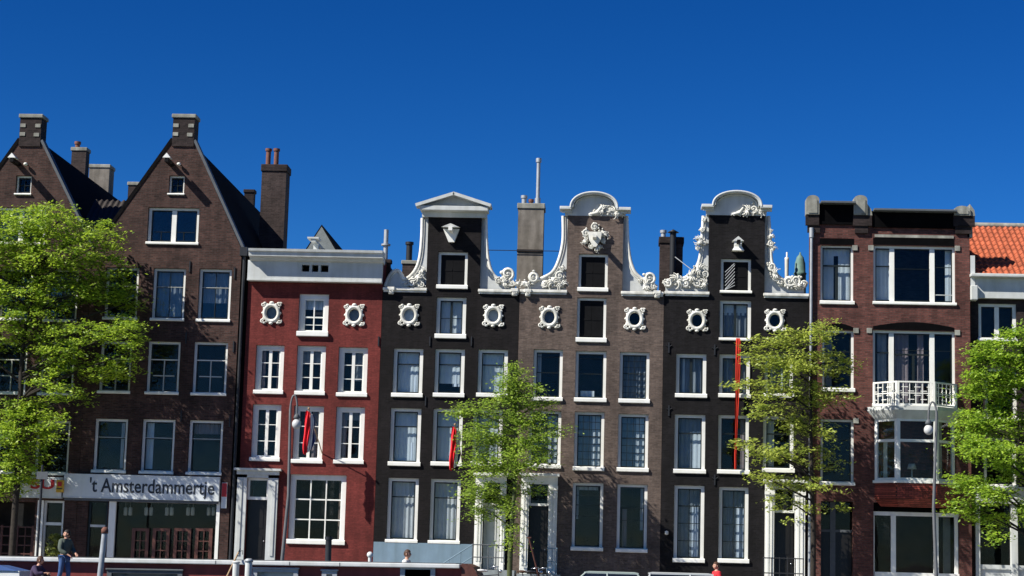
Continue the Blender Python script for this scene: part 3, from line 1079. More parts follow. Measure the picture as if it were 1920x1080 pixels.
cm.box(x0, -0.24, zf - 0.07, x1, 0.157, zf - 0.002)
cor = h2.part('cornice', cm, 'grey_white')
for k in (1, 2):
    xx = xv0 + (xv1 - xv0) * k / 3
    h2.part('vent_bar', MB().box(xx - 0.05, -0.195, zv0, xx + 0.05, 0.15, zv1), 'grey_white', cor)
h2.part('vent_grille', MB().box(xv0, 0.152, zv0, xv1, 0.156, zv1), 'flat_black', cor)
h2.part('roof', MB().box(h2.x0, 0.7, zt - 0.3, h2.x1, 10.1, zt - 0.15), 'lead')
# slate gabled dormer standing on the roof
ap = P(603, 425, 2.0)
bl = P(572, 473, 2.0)
br = P(632, 474, 2.0)
zb = zt - 0.2
sl = (ap[1] - bl[1]) / (ap[0] - bl[0])
sr = (ap[1] - br[1]) / (br[0] - ap[0])
lx = ap[0] - (ap[1] - zb) / sl
rx = ap[0] + (ap[1] - zb) / sr
xo, zo = P(604, 471, 2.0)
dor = h2.part('dormer', MB().prism([(lx, zb), (rx, zb), (ap[0], ap[1])], 2.0, 9.5, [[(xo + 0.3 * math.cos(PI * k / 8), zo - 0.35 + 0.5 * math.sin(PI * k / 8)) for k in range(9)]]), 'slate')
h2.part('dormer_roof', MB().prism([(lx - 0.07, zb), (lx - 0.01, zb), (ap[0], ap[1] + 0.01), (rx + 0.01, zb), (rx + 0.07, zb), (ap[0], ap[1] + 0.10)], 2.01, 9.6), 'dark_tile', dor)
h2.part('dormer_opening', MB().box(xo - 0.32, 2.25, zo - 0.4, xo + 0.32, 2.27, zo + 0.25), 'flat_black', dor)
xk, zk = P(592, 463, 0.3)
h2.part('hoist_beam', MB().box(xk - 0.10, -0.5, zk + 0.1, xk + 0.10, 2.0, zk + 0.22).box(xk - 0.24, -0.55, zk + 0.222, xk + 0.24, 0.2, zk + 0.29).box(xk - 0.05, -0.02, zk - 0.3, xk + 0.16, 0.2, zk + 0.098), 'grey_white')
# pipe on the party wall to the right
c = chimney(h2, (717, 486, 731, 545), 1.2, 'dark_brick', base_z=8, cap='dark_brick')
px_, pz0 = P(722, 488, 1.3)
pz1 = P(722, 430, 1.3)[1]
h2.part('flue_pipe', MB().tube([(px_, 1.4, pz0 - 0.2), (px_, 1.4, pz1)], 0.10, 10).tube([(px_, 1.4, P(722, 460, 1.3)[1]), (px_, 1.4, P(722, 457, 1.3)[1])], 0.2, 10), 'zinc', c)


# ---------------------------------------------------------------- neck gable houses
def carve(h, parent, yf, spots, seed=1):
    """leafy scrollwork, one carved tuft after another: spots = (px, py, radius px, hand)"""
    rnd = random.Random(seed)
    for px, py, r, hand in spots:
        mb = MB()
        x, z = P(px, py, yf)
        rr = r / 44.8
        mb.ball((x, yf + 0.07, z), rr * 1.05, 0.07, rr * 1.05, 10, 6)
        if hand > 0 or r >= 10:
            mb.spiral(x, yf, z, rr, 1.35, rr * 0.24, rnd.random() * 6.28, hand)
        else:                                    # acanthus: curling lobes from one root
            a0 = rnd.random() * 6.28
            for k in range(6):
                a = a0 + (k - 2.5) * 0.55
                pts = [(x - 0.5 * rr * math.cos(a0), yf, z - 0.5 * rr * math.sin(a0))]
                for j in range(1, 6):
                    t = j / 5
                    aa = a + 0.9 * t * t * (1 if k > 2 else -1)
                    pts.append((x - 0.5 * rr * math.cos(a0) + 1.7 * rr * t * math.cos(aa), yf - 0.08 * math.sin(PI * t), z - 0.5 * rr * math.sin(a0) + 1.7 * rr * t * math.sin(aa)))
                mb.tube(pts, [rr * q_ for q_ in (0.16, 0.2, 0.21, 0.18, 0.14, 0.1)], 6)
                mb.ball(pts[-1], rr * 0.17, 0.05, rr * 0.17, 7, 5)
        for k in range(4):
            a = rnd.random() * 6.28
            q = rr * (0.95 + 0.35 * rnd.random())
            mb.ball((x + q * math.cos(a), yf + 0.03, z + q * math.sin(a)), rr * (0.2 + 0.16 * rnd.random()), 0.06, rr * (0.2 + 0.14 * rnd.random()), 7, 5)
        h.part('carving', mb, 'white_stone', parent)


def neck_house(h, neck, sh_y, left, right, eave_drop=0.25, ridge_py=470):
    """neck=(px0, px1, py_top); sh_y=(left, right) shoulder line; left/right = curve of the scroll from top to foot"""
    yf = h.yf
    nx0, zt = P(neck[0], neck[2], yf)
    nx1, _ = P(neck[1], neck[2], yf)
    # neck sides stand upright
    zl, zr = P(h_px(h, 0), sh_y[0], yf)[1], P(h_px(h, 1), sh_y[1], yf)[1]
    zs = (zl + zr) / 2
    nx0 = P(neck[0] - 1.0, (neck[2] + sh_y[0]) / 2, yf)[0]
    nx1 = P(neck[1] - 1.0, (neck[2] + sh_y[0]) / 2, yf)[0]
    out = [(h.x0, 0), (h.x1, 0), (h.x1, zs), (nx1, zs), (nx1, zt), (nx0, zt), (nx0, zs), (h.x0, zs)]
    h.wall(out, zs - eave_drop, 0.45)
    g = []
    for side, cv in ((0, left), (1, right)):
        pts = [P(a, b, yf + 0.2) for a, b in cv]
        # smooth the curve
        sm = []
        for i in range(len(pts) - 1):
            p0, p1, p2, p3 = pts[max(i - 1, 0)], pts[i], pts[i + 1], pts[min(i + 2, len(pts) - 1)]
            for k in range(5):
                t = k / 5
                sm.append(tuple(0.5 * ((2 * p1[j]) + (-p0[j] + p2[j]) * t + (2 * p0[j] - 5 * p1[j] + 4 * p2[j] - p3[j]) * t * t + (-p0[j] + 3 * p1[j] - 3 * p2[j] + p3[j]) * t ** 3) for j in (0, 1)))
        sm.append(pts[-1])
        ex = nx0 - 0.003 if side == 0 else nx1 + 0.003
        zb = zs + 0.004
        poly = [(ex, zb), (ex, min(zt - 0.01, sm[0][1]))] + [(p[0], max(p[1], zb + 0.02)) for p in sm] + [(sm[-1][0], zb)]
        s = h.part('gable_scroll', MB().prism(poly, yf + 0.2, yf + 0.44), 'grey_white')
        rim = MB()
        q = [Vector((p[0], yf + 0.2, max(p[1], zb + 0.03))) for p in sm]
        rim.tube(q, 0.075, 8)
        q2 = [Vector((p[0] + (0.09 if side == 0 else -0.09), yf + 0.19, max(p[1] - 0.05, zb + 0.03))) for p in sm]
        rim.tube(q2, 0.03, 6)
        h.part('scroll_rim', rim, 'white_stone', s)
        g.append(s)
    # shoulder mouldings
    for a, b in ((h.x0 + 0.01, nx0 + 0.05), (nx1 - 0.05, h.x1 - 0.01)):
        mb = MB()
        mb.bbox(a, yf - 0.14, zs - 0.14, b, yf + 0.3, zs - 0.02, 0.02)
        mb.box(a + 0.03, yf - 0.07, zs - 0.21, b - 0.03, yf - 0.003, zs - 0.142)
        h.part('shoulder_moulding', mb, 'white_stone')
    # roof behind, lower than the neck
    zr_ = P((neck[0] + neck[1]) / 2, ridge_py, yf + 1)[1]
    gable_roof(h, zr_, zs - 0.4, yf + 0.46, yf + h.depth, 'dark_tile')
    return nx0, nx1, zt, zs, g


def h_px(h, side):
    # pixel x of a house edge near the shoulder line
    return project(h.x0 if side == 0 else h.x1, h.yf, 11.5)[0]


def bracket(h, px, py, m_='white_stone'):
    x, z = P(px, py, h.yf)
    mb = MB()
    mb.bbox(x - 0.15, h.yf - 0.22, z + 0.02, x + 0.15, h.yf - 0.003, z + 0.16, 0.02)
    mb.bbox(x - 0.11, h.yf - 0.17, z - 0.14, x + 0.11, h.yf - 0.003, z + 0.018, 0.03)
    mb.spiral(x, h.yf - 0.18, z - 0.03, 0.09, 1.2, 0.03)
    h.part('bracket', mb, m_)


# black house
h3 = House('neck_gable_house', 'black brick house with a white triangular pediment on its neck gable', 0.16, XB[3] + G, XB[4] - G, 'black_brick', 11)
h3.window((819, 472, 878, 542), 'shutter', sash='black_paint', stile=0.12, head=0.11, sill=0.18)
h3.window((816, 557, 875, 635), 'double', sash='dark_sash', stile=0.15, head=0.13, sill=0.2, curtain=[('curtain_blue', 0, 0.46, 0, 1), ('curtain_blue', 0.54, 1, 0, 1), ('curtain_white', 0.72, 0.92, 0, 0.45)])
for i, rc in enumerate(((735, 653, 794, 745), (813, 654, 872, 745), (894, 655, 953, 745), (729, 765, 790, 874), (809, 766, 868, 874), (884, 767, 943, 874))):
    if i == 1:
        cu = [('curtain_blue', 0, 1, 0.25, 1), ('curtain_white', 0.62, 0.95, 0.18, 0.45)]
    else:
        cu = [('curtain_blue', 0, 1, 0, 1), ('curtain_white', 0.66, 0.9, 0, 0.35)]
    h3.window(rc, 'sash', curtain=cu, stile=0.15, head=0.13, sill=0.18)
for rc in ((724, 896, 785, 1018), (804, 898, 864, 1020)):
    h3.window(rc, 'sash', curtain='curtain_grey', stile=0.14, head=0.13, sill=0.14, bars=[('h', 0.73, 0.05)])
h3.oval(767, 591, blind='curtain_blue')
h3.oval(925, 592, blind='curtain_grey')


def door_case(h, px0, px1, py_top, zb, dpx0, dpx1, py_tr, py_dtop, white='white', door='door_black', head=0.0, hood=True):
    x0, x1 = bx(px0, 980, h.yf), bx(px1, 980, h.yf)
    a, b = bx(dpx0, 980, h.yf), bx(dpx1, 980, h.yf)
    zt = P((px0 + px1) / 2, py_top, h.yf)[1]
    zd = P((px0 + px1) / 2, py_dtop, h.yf)[1]
    ztr = P((px0 + px1) / 2, py_tr, h.yf)[1]
    h.hole(a, zb, b, zd)
    yf = h.yf
    mb = MB()
    mb.box(x0, yf - 0.10, zb, a, yf - 0.003, zd)
    mb.box(b, yf - 0.10, zb, x1, yf - 0.003, zd)
    mb.box(x0, yf - 0.10, zd + 0.002, x1, yf - 0.003, zt - 0.12)
    for (p, q) in ((x0, a), (b, x1)):           # sunk panels read as fluted pilasters
        w = q - p
        mb.box(p + 0.02, yf - 0.15, zb, q - 0.02, yf - 0.102, zb + 0.25)
        mb.box(p + w * 0.22, yf - 0.135, zb + 0.35, p + w * 0.42, yf - 0.102, zd - 0.3)
        mb.box(p + w * 0.58, yf - 0.135, zb + 0.35, p + w * 0.78, yf - 0.102, zd - 0.3)
        mb.box(p - 0.02, yf - 0.16, zd - 0.22, q + 0.02, yf - 0.102, zd - 0.05)
    if hood:
        mb.bbox(x0 - 0.08, yf - 0.34, zt - 0.12, x1 + 0.08, yf - 0.003, zt, 0.02)
    s = h.part('door_surround', mb, white)
    d = MB().box(a + 0.03, yf + 0.22, zb + 0.02, b - 0.03, yf + 0.28, ztr - 0.05)
    for k0, k1 in ((0.08, 0.36), (0.44, 0.92)):
        d.box(a + 0.18, yf + 0.20, zb + (ztr - zb) * k0, b - 0.18, yf + 0.218, zb + (ztr - zb) * k1)
    dr = h.part('door', d, door)
    h.part('handle', MB().ball((b - 0.12, yf + 0.18, zb + 1.0), 0.035), 'chrome', dr)
    fl = MB().box(a, yf + 0.12, ztr - 0.05, b, yf + 0.22, ztr + 0.05)
    fl.box(a, yf + 0.13, ztr + 0.05, a + 0.06, yf + 0.21, zd)
    fl.box(b - 0.06, yf + 0.13, ztr + 0.05, b, yf + 0.21, zd)
    tl = h.part('fanlight', fl, white)
    h.part('pane', MB().box(a + 0.06, yf + 0.18, ztr + 0.05, b - 0.06, yf + 0.188, zd), 'glass', tl)
    return s


door_case(h3, 890, 948, 887, 1.62, 905, 938, 945, 905, door='grey_white')
h3.part('stoop', MB().box(bx(884, 1050, -1.2), -1.5, 0, bx(968, 1050), 0.04, 1.62), 'step_stone')
pl = MB()
zp = P(790, 1018, 0.16)[1]
pl.box(h3.x0 + 0.01, 0.09, 0, bx(884, 1030), 0.157, zp)
h3.part('plinth', pl, 'blue_plinth')
nx0, nx1, zt, zs, g = neck_house(h3, (802, 902, 407), (540, 541),
    [(792, 409), (791, 445), (788, 478), (782, 500), (772, 515), (761, 523), (755, 521), (751, 512), (744, 507), (735, 511), (727, 524), (722, 537)],
    [(911, 410), (912, 450), (916, 490), (924, 513), (936, 524), (950, 530), (966, 534)])
carve(h3, g[0], 0.2, ((772, 530, 8, 1), (785, 522, 8, -1), (791, 533, 6, 1), (793, 508, 5, -1), (762, 533, 5, -1)), 3)
carve(h3, g[1], 0.2, ((935, 526, 6, 1), (952, 513, 12, 1), (946, 531, 6, -1), (960, 531, 6, 1), (969, 532, 5, -1)), 4)
# triangular pediment
x0, x1 = bx(786, 398), bx(918, 398)
zp0, zp1 = zt, P(852, 390, 0.16)[1]
pd = MB()
pd.box(x0 + 0.12, 0.08, zp0, x1 - 0.12, 0.5, zp0 + 0.22)
pd.bbox(x0 + 0.05, -0.34, zp0 + 0.222, x1 - 0.05, 0.5, zp1, 0.02)
xa, za = P(852, 364, 0.0)
e0, e1 = P(780, 386, 0.0), P(922, 387, 0.0)
pd.prism([(e0[0], zp1 + 0.002), (e1[0], zp1 + 0.002), (e1[0], e1[1] + 0.03), (xa, za), (e0[0], e0[1] + 0.03)], 0.06, 0.5)
# raking mouldings
for (p, q) in ((e0, (xa, za)), ((xa, za), e1)):
    d = Vector((q[0] - p[0], q[1] - p[1])).normalized()
    n = Vector((-d.y, d.x)) * 0.13
    pd.prism([(p[0], p[1] + 0.03), (q[0], q[1] + 0.03), (q[0] - n.x, q[1] + 0.03 - n.y), (p[0] - n.x, p[1] + 0.03 - n.y)], -0.42, 0.055)
h3.part('pediment', pd, 'grey_white')
# white hood over the hoist beam
x, z = P(846, 432, 0.0)
hd = MB()
hd.add([(x - 0.34, -0.05, z + 0.06), (x + 0.34, -0.05, z + 0.06), (x + 0.34, 0.157, z + 0.06), (x - 0.34, 0.157, z + 0.06),
        (x - 0.1, -0.02, z - 0.5), (x + 0.14, -0.02, z - 0.5), (x + 0.14, 0.157, z - 0.5), (x - 0.1, 0.157, z - 0.5)],
       [(0, 1, 2, 3), (7, 6, 5, 4), (0, 4, 5, 1), (1, 5, 6, 2), (2, 6, 7, 3), (3, 7, 4, 0)])
hd.box(x - 0.06, -0.75, z - 0.12, x + 0.1, -0.052, z + 0.04)
hd.add([(x - 0.38, -0.45, z + 0.07), (x + 0.38, -0.45, z + 0.07), (x + 0.38, 0.157, z + 0.14), (x - 0.38, 0.157, z + 0.14), (x, -0.5, z + 0.22), (x, 0.157, z + 0.28)],
       [(0, 1, 4), (0, 4, 5, 3), (1, 2, 5, 4), (2, 3, 5), (0, 3, 2, 1)])
h3.part('hoist_hood', hd, 'white')
bracket(h3, 734, 546)
bracket(h3, 965, 549)
c = chimney(h3, (754, 488, 780, 530), 5.0, 'chimney_brick', base_z=8, pots=((768, 454, 0.14, 'iron'),))
c = chimney(h3, (970, 381, 1018, 540), 4.0, 'chimney_render', base_z=7, cap_h=0.25, pots=((983, 367, 0.11, 'zinc'), (996, 374, 0.09, 'rust')))
xx, z0_ = P(1008, 380, 4.4)
z1_ = P(1010, 297, 4.4)[1]
h3.part('flue_pipe', MB().tube([(xx, 4.5, z0_ - 0.3), (xx, 4.5, z1_)], 0.085, 10).tube([(xx, 4.5, z1_ - 0.16), (xx, 4.5, z1_ + 0.02)], 0.125, 10).tube([(xx, 4.5, z0_ - 0.1), (xx, 4.5, z0_ + 0.22)], 0.13, 10), 'zinc', c)
xx, zz = P(994, 470, 4.0)
h3.part('chimney_band', MB().box(bx(969, 470, 4), 3.95, zz - 0.05, bx(1017, 470, 4), 5.0, zz + 0.05), 'dark_brick', c)
h3.part('brace_wire', MB().tube([V3(916, 469, 3.9), V3(1052, 471, 3.9)], 0.018, 5), 'iron', c)

# taupe house
h4 = House('neck_gable_house', 'taupe brown brick house with a round topped neck gable and carved white crest', 0.16, XB[4] + G, XB[5] - G, 'taupe_brick', 11)
h4.window((1083, 476, 1141, 547), 'shutter', sash='black_paint', stile=0.11, head=0.10, sill=0.18)
h4.window((1080, 558, 1138, 642), 'shutter', sash='black_paint', stile=0.11, head=0.10, sill=0.20)
h4.window((998, 655, 1056, 752), 'plain', curtain=[('curtain_grey', 0, 0.2, 0.35, 1)], bars=[('h', 0.9, 0.02), ('h', 0.55, 0.03)], stile=0.12, head=0.11, sill=0.17)
h4.window((1077, 658, 1138, 754), 'plain', bars=[('h', 0.9, 0.025), ('v', 0.33, 0.02, 0.9, 1), ('v', 0.66, 0.02, 0.9, 1), ('h', 0.55, 0.03)], curtain=[('curtain_blue', 0.1, 0.65, 0, 0.12)], stile=0.12, head=0.11, sill=0.18)
h4.window((1160, 660, 1219, 756), 'georgian', curtain='curtain_dim', stile=0.12, head=0.11, sill=0.18)
for rc in ((990, 770, 1053, 878), (1075, 772, 1134, 883), (1157, 776, 1217, 885)):
    h4.window(rc, 'georgian', curtain=[('curtain_dim', 0, 0.62, 0, 1), ('curtain_blue', 0.62, 1, 0, 1)], stile=0.12, head=0.11, sill=0.18, glass_='glass_sky')
h4.window((1071, 905, 1132, 1033), 'plain', bars=[('h', 0.68, 0.03), ('h', 0.5, 0.02), ('v', 0.5, 0.02), ('h', 0.84, 0.02)], curtain=[('curtain_grey', 0, 0.13, 0.45, 1), ('curtain_grey', 0, 0.9, 0.93, 1)], stile=0.12, head=0.11, sill=0.17)
h4.window((1155, 908, 1215, 1036), 'plain', bars=[('h', 0.66, 0.03), ('h', 0.45, 0.02), ('v', 0.5, 0.02)], curtain=[('curtain_grey', 0.84, 1, 0.3, 1), ('curtain_mauve', 0.1, 0.3, 0, 0.6)], stile=0.12, head=0.11, sill=0.17)
h4.oval(1030, 595, blind='lead')
h4.oval(1190, 598)
door_case(h4, 976, 1044, 888, 1.5, 991, 1028, 946, 908)
h4.part('stoop', MB().box(bx(972, 1050) + 0.01, -1.5, 0, bx(1052, 1060), 0.04, 1.5), 'step_stone')
nx0, nx1, zt, zs, g = neck_house(h4, (1064, 1169, 404), (543, 546),
    [(1056, 405), (1056, 450), (1049, 484), (1037, 509), (1020, 520), (1004, 526), (985, 534)],
    [(1175, 405), (1177, 450), (1181, 484), (1189, 508), (1200, 520), (1214, 528), (1232, 538)])
carve(h4, g[0], 0.2, ((1000, 519, 10, 1), (985, 532, 6, -1), (1022, 532, 7, 1), (1036, 527, 8, -1), (1049, 517, 8, 1), (1053, 532, 7, -1), (1055, 503, 5, 1)), 5)
carve(h4, g[1], 0.2, ((1218, 521, 11, 1), (1212, 536, 7, -1), (1226, 537, 6, 1), (1200, 526, 4, 1)), 6)
bracket(h4, 990, 550)
bracket(h4, 1232, 553)


def round_crest(h, pl, pr, top, z_base, px_arc, rich=1):
    """segmental pediment: cornice ends pl/pr (px,py), arc from px_arc[0] over top to px_arc[1]"""
    yf = h.yf
    a, b = P(px_arc[0][0], px_arc[0][1], yf), P(px_arc[1][0], px_arc[1][1], yf)
    t = P(top[0], top[1], yf)
    L, Rr = P(pl[0], pl[1], yf), P(pr[0], pr[1], yf)
    cx = (a[0] + b[0]) / 2
    zc = (a[1] + b[1]) / 2
    hw, ht = (b[0] - a[0]) / 2, t[1] - zc
    arc = [(cx - hw * math.cos(PI * k / 20), zc + ht * math.sin(PI * k / 20) ** 0.85) for k in range(21)]
    mb = MB()
    mb.prism([(L[0] + 0.22, z_base), (Rr[0] - 0.22, z_base)] + [(Rr[0] - 0.2, zc - 0.02), (b[0], zc)] + arc[::-1][1:-1] + [(a[0], zc), (L[0] + 0.2, zc - 0.02)], yf - 0.02, yf + 0.42)
    inn = [(cx + (p[0] - cx) * 0.89, zc + (p[1] - zc) * 0.86) for p in arc]
    mb.prism(arc + inn[::-1], yf - 0.36, yf - 0.022)
    mb.tube([(p[0], yf - 0.36, p[1] - 0.03) for p in arc], 0.045, 8)
    pts = [(cx + (p[0] - cx) * 0.84, yf - 0.05, zc + (p[1] - zc) * 0.8) for p in arc]
    mb.tube(pts, 0.035, 6)
    for p, q in ((L[0], a[0] + 0.05), (b[0] - 0.05, Rr[0])):
        mb.bbox(p, yf - 0.38, zc - 0.10, q, yf + 0.42, zc + 0.03, 0.02)
        mb.box(p + 0.08, yf - 0.14, zc - 0.2, q, yf - 0.022, zc - 0.102)
    s = h.part('crest', mb, 'grey_white')
    return s


cr = round_crest(h4, (1050, 391), (1183, 392), (1115, 362), zt, ((1070, 391), (1158, 392)))
carve(h4, cr, 0.08, ((1118, 398, 6, 1), (1130, 394, 7, -1), (1143, 393, 9, 1), (1154, 397, 7, -1), (1108, 401, 4, 1), (1162, 401, 4, -1)), 7)
h4.part('carving', MB().tube([V3(1105, 402, 0.1), V3(1120, 399, 0.06), V3(1128, 388, 0.06), V3(1138, 386, 0.06)], [0.05, 0.09, 0.08, 0.04], 7), 'white_stone', cr)
# coat of arms cartouche around the hoist beam
ca = MB()
x, z = P(1115, 446, 0.16)
ca.prism([(x - 0.28, z + 0.22), (x + 0.30, z + 0.22), (x + 0.26, z - 0.1), (x + 0.08, z - 0.42), (x - 0.05, z - 0.42), (x - 0.24, z - 0.1)][::-1], -0.10, 0.157)
CARTOUCHE = (0.06, ((1099, 437, 7, 1), (1130, 438, 7, -1), (1115, 425, 7, 1), (1098, 452, 5, -1), (1131, 451, 5, 1), (1109, 462, 5, 1), (1121, 465, 5, -1)), 8)
carve(h4, h4.part('cartouche', ca, 'white_stone'), *CARTOUCHE)
h4.part('hoist_beam', MB().box(x - 0.08, -0.6, z - 0.1, x + 0.08, -0.102, z + 0.06), 'white_stone')

# second black house
h5 = House('neck_gable_house', 'black brick house with a round topped neck gable and frilly white side scrolls', 0.16, XB[5] + G, XB[6] - G, 'soot_brick', 11)
w = h5.window((1350, 485, 1410, 550), 'shutter', sash='black_paint', stile=0.11, head=0.11, sill=0.12)
lt = MB()
x0_, z0_, x1_, z1_ = rect_xz((1359, 492, 1379, 543), 0.16)
for k in range(9):
    a = k / 8
    for sgn in (1,):
        za, zb_ = z0_ + (z1_ - z0_) * (a - 0.35), z0_ + (z1_ - z0_) * (a + 0.05)
        za, zb_ = max(za, z0_), min(zb_, z1_)
        if zb_ - za > 0.1:
            lt.tube([(x0_ + 0.02, 0.275, za), (x1_ - 0.02, 0.275, zb_)], 0.014, 5)
h5.part('lattice', lt, 'zinc', w)
h5.window((1348, 563, 1410, 639), 'pair', curtain=[('curtain_blue', 0, 0.45, 0.68, 1), ('curtain_blue', 0.55, 1, 0.68, 1), ('curtain_dim', 0, 1, 0, 0.68)], stile=0.13, head=0.12, sill=0.12, bars=[('v', 0.5, 0.10)])
for rc in ((1266, 663, 1326, 746), (1347, 664, 1408, 746), (1432, 665, 1489, 746)):
    h5.window(rc, 'pair', curtain=[('curtain_dim', 0, 1, 0, 1), ('curtain_blue', 0.12, 0.24, 0, 1), ('curtain_blue', 0.62, 0.72, 0, 1)], stile=0.14, head=0.15, sill=0.18)
h5.window((1263, 777, 1324, 888), 'sash', curtain=[('curtain_dim', 0, 1, 0.7, 1), ('curtain_dim', 0, 0.62, 0, 0.7), ('curtain_blue', 0.62, 1, 0, 0.7)], stile=0.14, head=0.13, sill=0.18)
h5.window((1345, 778, 1406, 889), 'sash', curtain=[('curtain_mauve', 0.8, 1, 0, 1)], stile=0.13, head=0.13, sill=0.18)
h5.window((1429, 780, 1490, 886), 'sash', curtain=[('curtain_grey', 0, 0.35, 0, 1)], stile=0.14, head=0.13, sill=0.18)
for rc, u in (((1262, 910, 1322, 1055), 0.62), ((1346, 913, 1405, 1056), 0.66)):
    h5.window(rc, 'grid8', curtain=[('curtain_dim', 0, u, 0, 1), ('curtain_white', u, 0.96, 0, 0.72), ('curtain_dim', u, 1, 0.75, 1)], stile=0.14, head=0.13, sill=0.18)
h5.oval(1307, 601)
h5.oval(1453, 601)
door_case(h5, 1434, 1509, 900, 1.2, 1451, 1490, 959, 918, door='door_black')
h5.part('stoop', MB().box(bx(1430, 1080), -1.3, 0, bx(1512, 1080), 0.04, 1.2), 'step_stone')
nx0, nx1, zt, zs, g = neck_house(h5, (1330, 1435, 403), (546, 550),
    [(1319, 405), (1316, 450), (1312, 485), (1303, 505), (1288, 519), (1268, 527), (1248, 536)],
    [(1441, 405), (1444, 450), (1446, 485), (1452, 508), (1464, 522), (1484, 530), (1508, 538)])
carve(h5, g[0], 0.2, ((1253, 530, 8, 1), (1272, 524, 9, -1), (1286, 532, 8, 1), (1297, 519, 8, -1), (1308, 531, 8, 1), (1310, 505, 8, -1), (1322, 514, 7, 1), (1322, 532, 6, -1), (1308, 465, 4, 1), (1313, 450, 6, -1), (1317, 430, 5, 1), (1311, 455, 5, -1), (1321, 455, 4, 1), (1321, 412, 4, 1)), 9)
carve(h5, g[1], 0.2, ((1446, 432, 3, 1), (1446, 443, 4, -1), (1446, 457, 6, 1), (1450, 466, 4, -1), (1447, 500, 8, 1), (1453, 515, 7, -1), (1465, 529, 7, 1), (1480, 527, 10, -1), (1492, 526, 9, 1), (1496, 536, 6, -1), (1507, 533, 7, 1)), 10)
cr = round_crest(h5, (1315, 387), (1447, 387), (1381, 360), zt, ((1336, 387), (1427, 388)))
carve(h5, cr, 0.08, ((1386, 399, 5, 1), (1402, 396, 7, -1), (1413, 392, 9, 1), (1422, 397, 6, -1), (1376, 401, 3, 1), (1394, 397, 5, 1)), 11)
h5.part('carving', MB().tube([V3(1372, 402, 0.1), V3(1387, 399, 0.06), V3(1394, 389, 0.06)], [0.04, 0.08, 0.04], 7), 'white_stone', cr)
x, z = P(1383, 459, 0.16)
hh = MB()
hh.add([(x - 0.24, -0.25, z + 0.10), (x + 0.24, -0.25, z + 0.10), (x, -0.28, z + 0.3), (x - 0.24, 0.157, z + 0.10), (x + 0.24, 0.157, z + 0.10), (x, 0.157, z + 0.33)],
       [(0, 1, 2), (3, 5, 4), (0, 2, 5, 3), (1, 4, 5, 2), (0, 3, 4, 1)])
hh.box(x - 0.15, -0.2, z - 0.1, x + 0.15, 0.157, z + 0.098)
hh.plan([(x - 0.25, -0.25), (x + 0.25, -0.25), (x + 0.25, 0.157), (x - 0.25, 0.157)], z - 0.3, z - 0.102, [(x - 0.14, -0.18), (x + 0.14, -0.18), (x + 0.14, 0.157), (x - 0.14, 0.157)])
h5.part('hoist_hood', hh, 'white')
h5.part('hoist_beam', MB().box(x - 0.07, -0.7, z - 0.06, x + 0.07, -0.252, z + 0.08), 'black_paint')
c = chimney(h5, (1237, 444, 1280, 540), 3.0, 'chimney_brick', base_z=8, cap='dark_brick', cap_h=0.3, pots=((1244, 432, 0.11, 'zinc'),))
xx, z0_ = P(1261, 520, 2.8)
z1_ = P(1261, 436, 2.8)[1]
h5.part('flue_pipe', MB().tube([(xx, 2.8, z0_ - 0.5), (xx, 2.8, z1_)], 0.14, 10).lathe([(0.26, 0), (0.02, 0.14)], (xx, 2.8, z1_), 12), 'iron', c)
h5.part('brace_wire', MB().tube([V3(1266, 482, 2.7), V3(1305, 512, 0.5)], 0.02, 5), 'zinc', c)
for px, py in ((1254, 652), (1340, 656), (1428, 905), (1254, 770), (1340, 900)):
    x, z = P(px, py, 0.16)
    h5.part('wall_anchor', MB().box(x - 0.03, 0.11, z - 0.22, x + 0.03, 0.158, z + 0.22).tube([(x - 0.12, 0.13, z + 0.1), (x, 0.13, z + 0.02), (x + 0.12, 0.13, z + 0.1)], 0.025, 5), 'iron')
for px, py in ((440, 512), (438, 650), (431, 790), (356, 500), (349, 634), (340, 780)):
    x, z = P(px, py, 0.0)
    h1.part('wall_anchor', MB().box(x - 0.025, -0.05, z - 0.24, x + 0.025, -0.003, z + 0.24), 'iron')
for px, py in ((712 - 2, 640), (806, 640), (884, 640), (720 + 78, 752)):
    x, z = P(px, py, 0.16)
    h3.part('wall_anchor', MB().box(x - 0.025, 0.11, z - 0.2, x + 0.025, 0.157, z + 0.2), 'iron')
# finial and copper vent behind the right shoulder
fx, fz = P(1475, 530, 3.2)
ft = P(1475, 473, 3.2)[1]
h5.part('finial', MB().lathe([(0.09, fz - 1.2), (0.08, fz + 0.3), (0.09, ft - 0.35), (0.1, ft - 0.25), (0.03, ft - 0.2), (0.035, ft)], (fx, 3.2, 0), 10), 'white_stone')
fx, fz = P(1500, 530, 3.6)
ft = P(1496, 473, 3.6)[1]
h5.part('roof_turret', MB().lathe([(0.26, fz - 1.2), (0.26, fz + 0.35), (0.3, fz + 0.4), (0.24, fz + 0.46), (0.23, ft - 0.5), (0.15, ft - 0.22), (0.05, ft - 0.1), (0.03, ft)], (fx, 3.6, 0), 12), 'copper')

# ---------------------------------------------------------------- red brown house with the bay
h6 = House('bay_window_house', 'red brown brick house with a flat stepped parapet, white balcony and projecting bay window', 0.0, XB[6] + G, XB[7] - G, 'redbrown_brick', 11)


def big(rect, mull, tr, cu, sill=0.13, **k):
    x0, x1 = rect[0], rect[2]
    bars = []
    for mpx in mull:
        bars.append(('v', (mpx - x0 - 4) / (x1 - x0 - 8), 0.2, 0, 1, 'white'))
    bars += tr
    return h6.window(rect, 'sash', bars=bars, curtain=cu, stile=0.10, head=0.10, sill=sill, recess=0.14, **k)


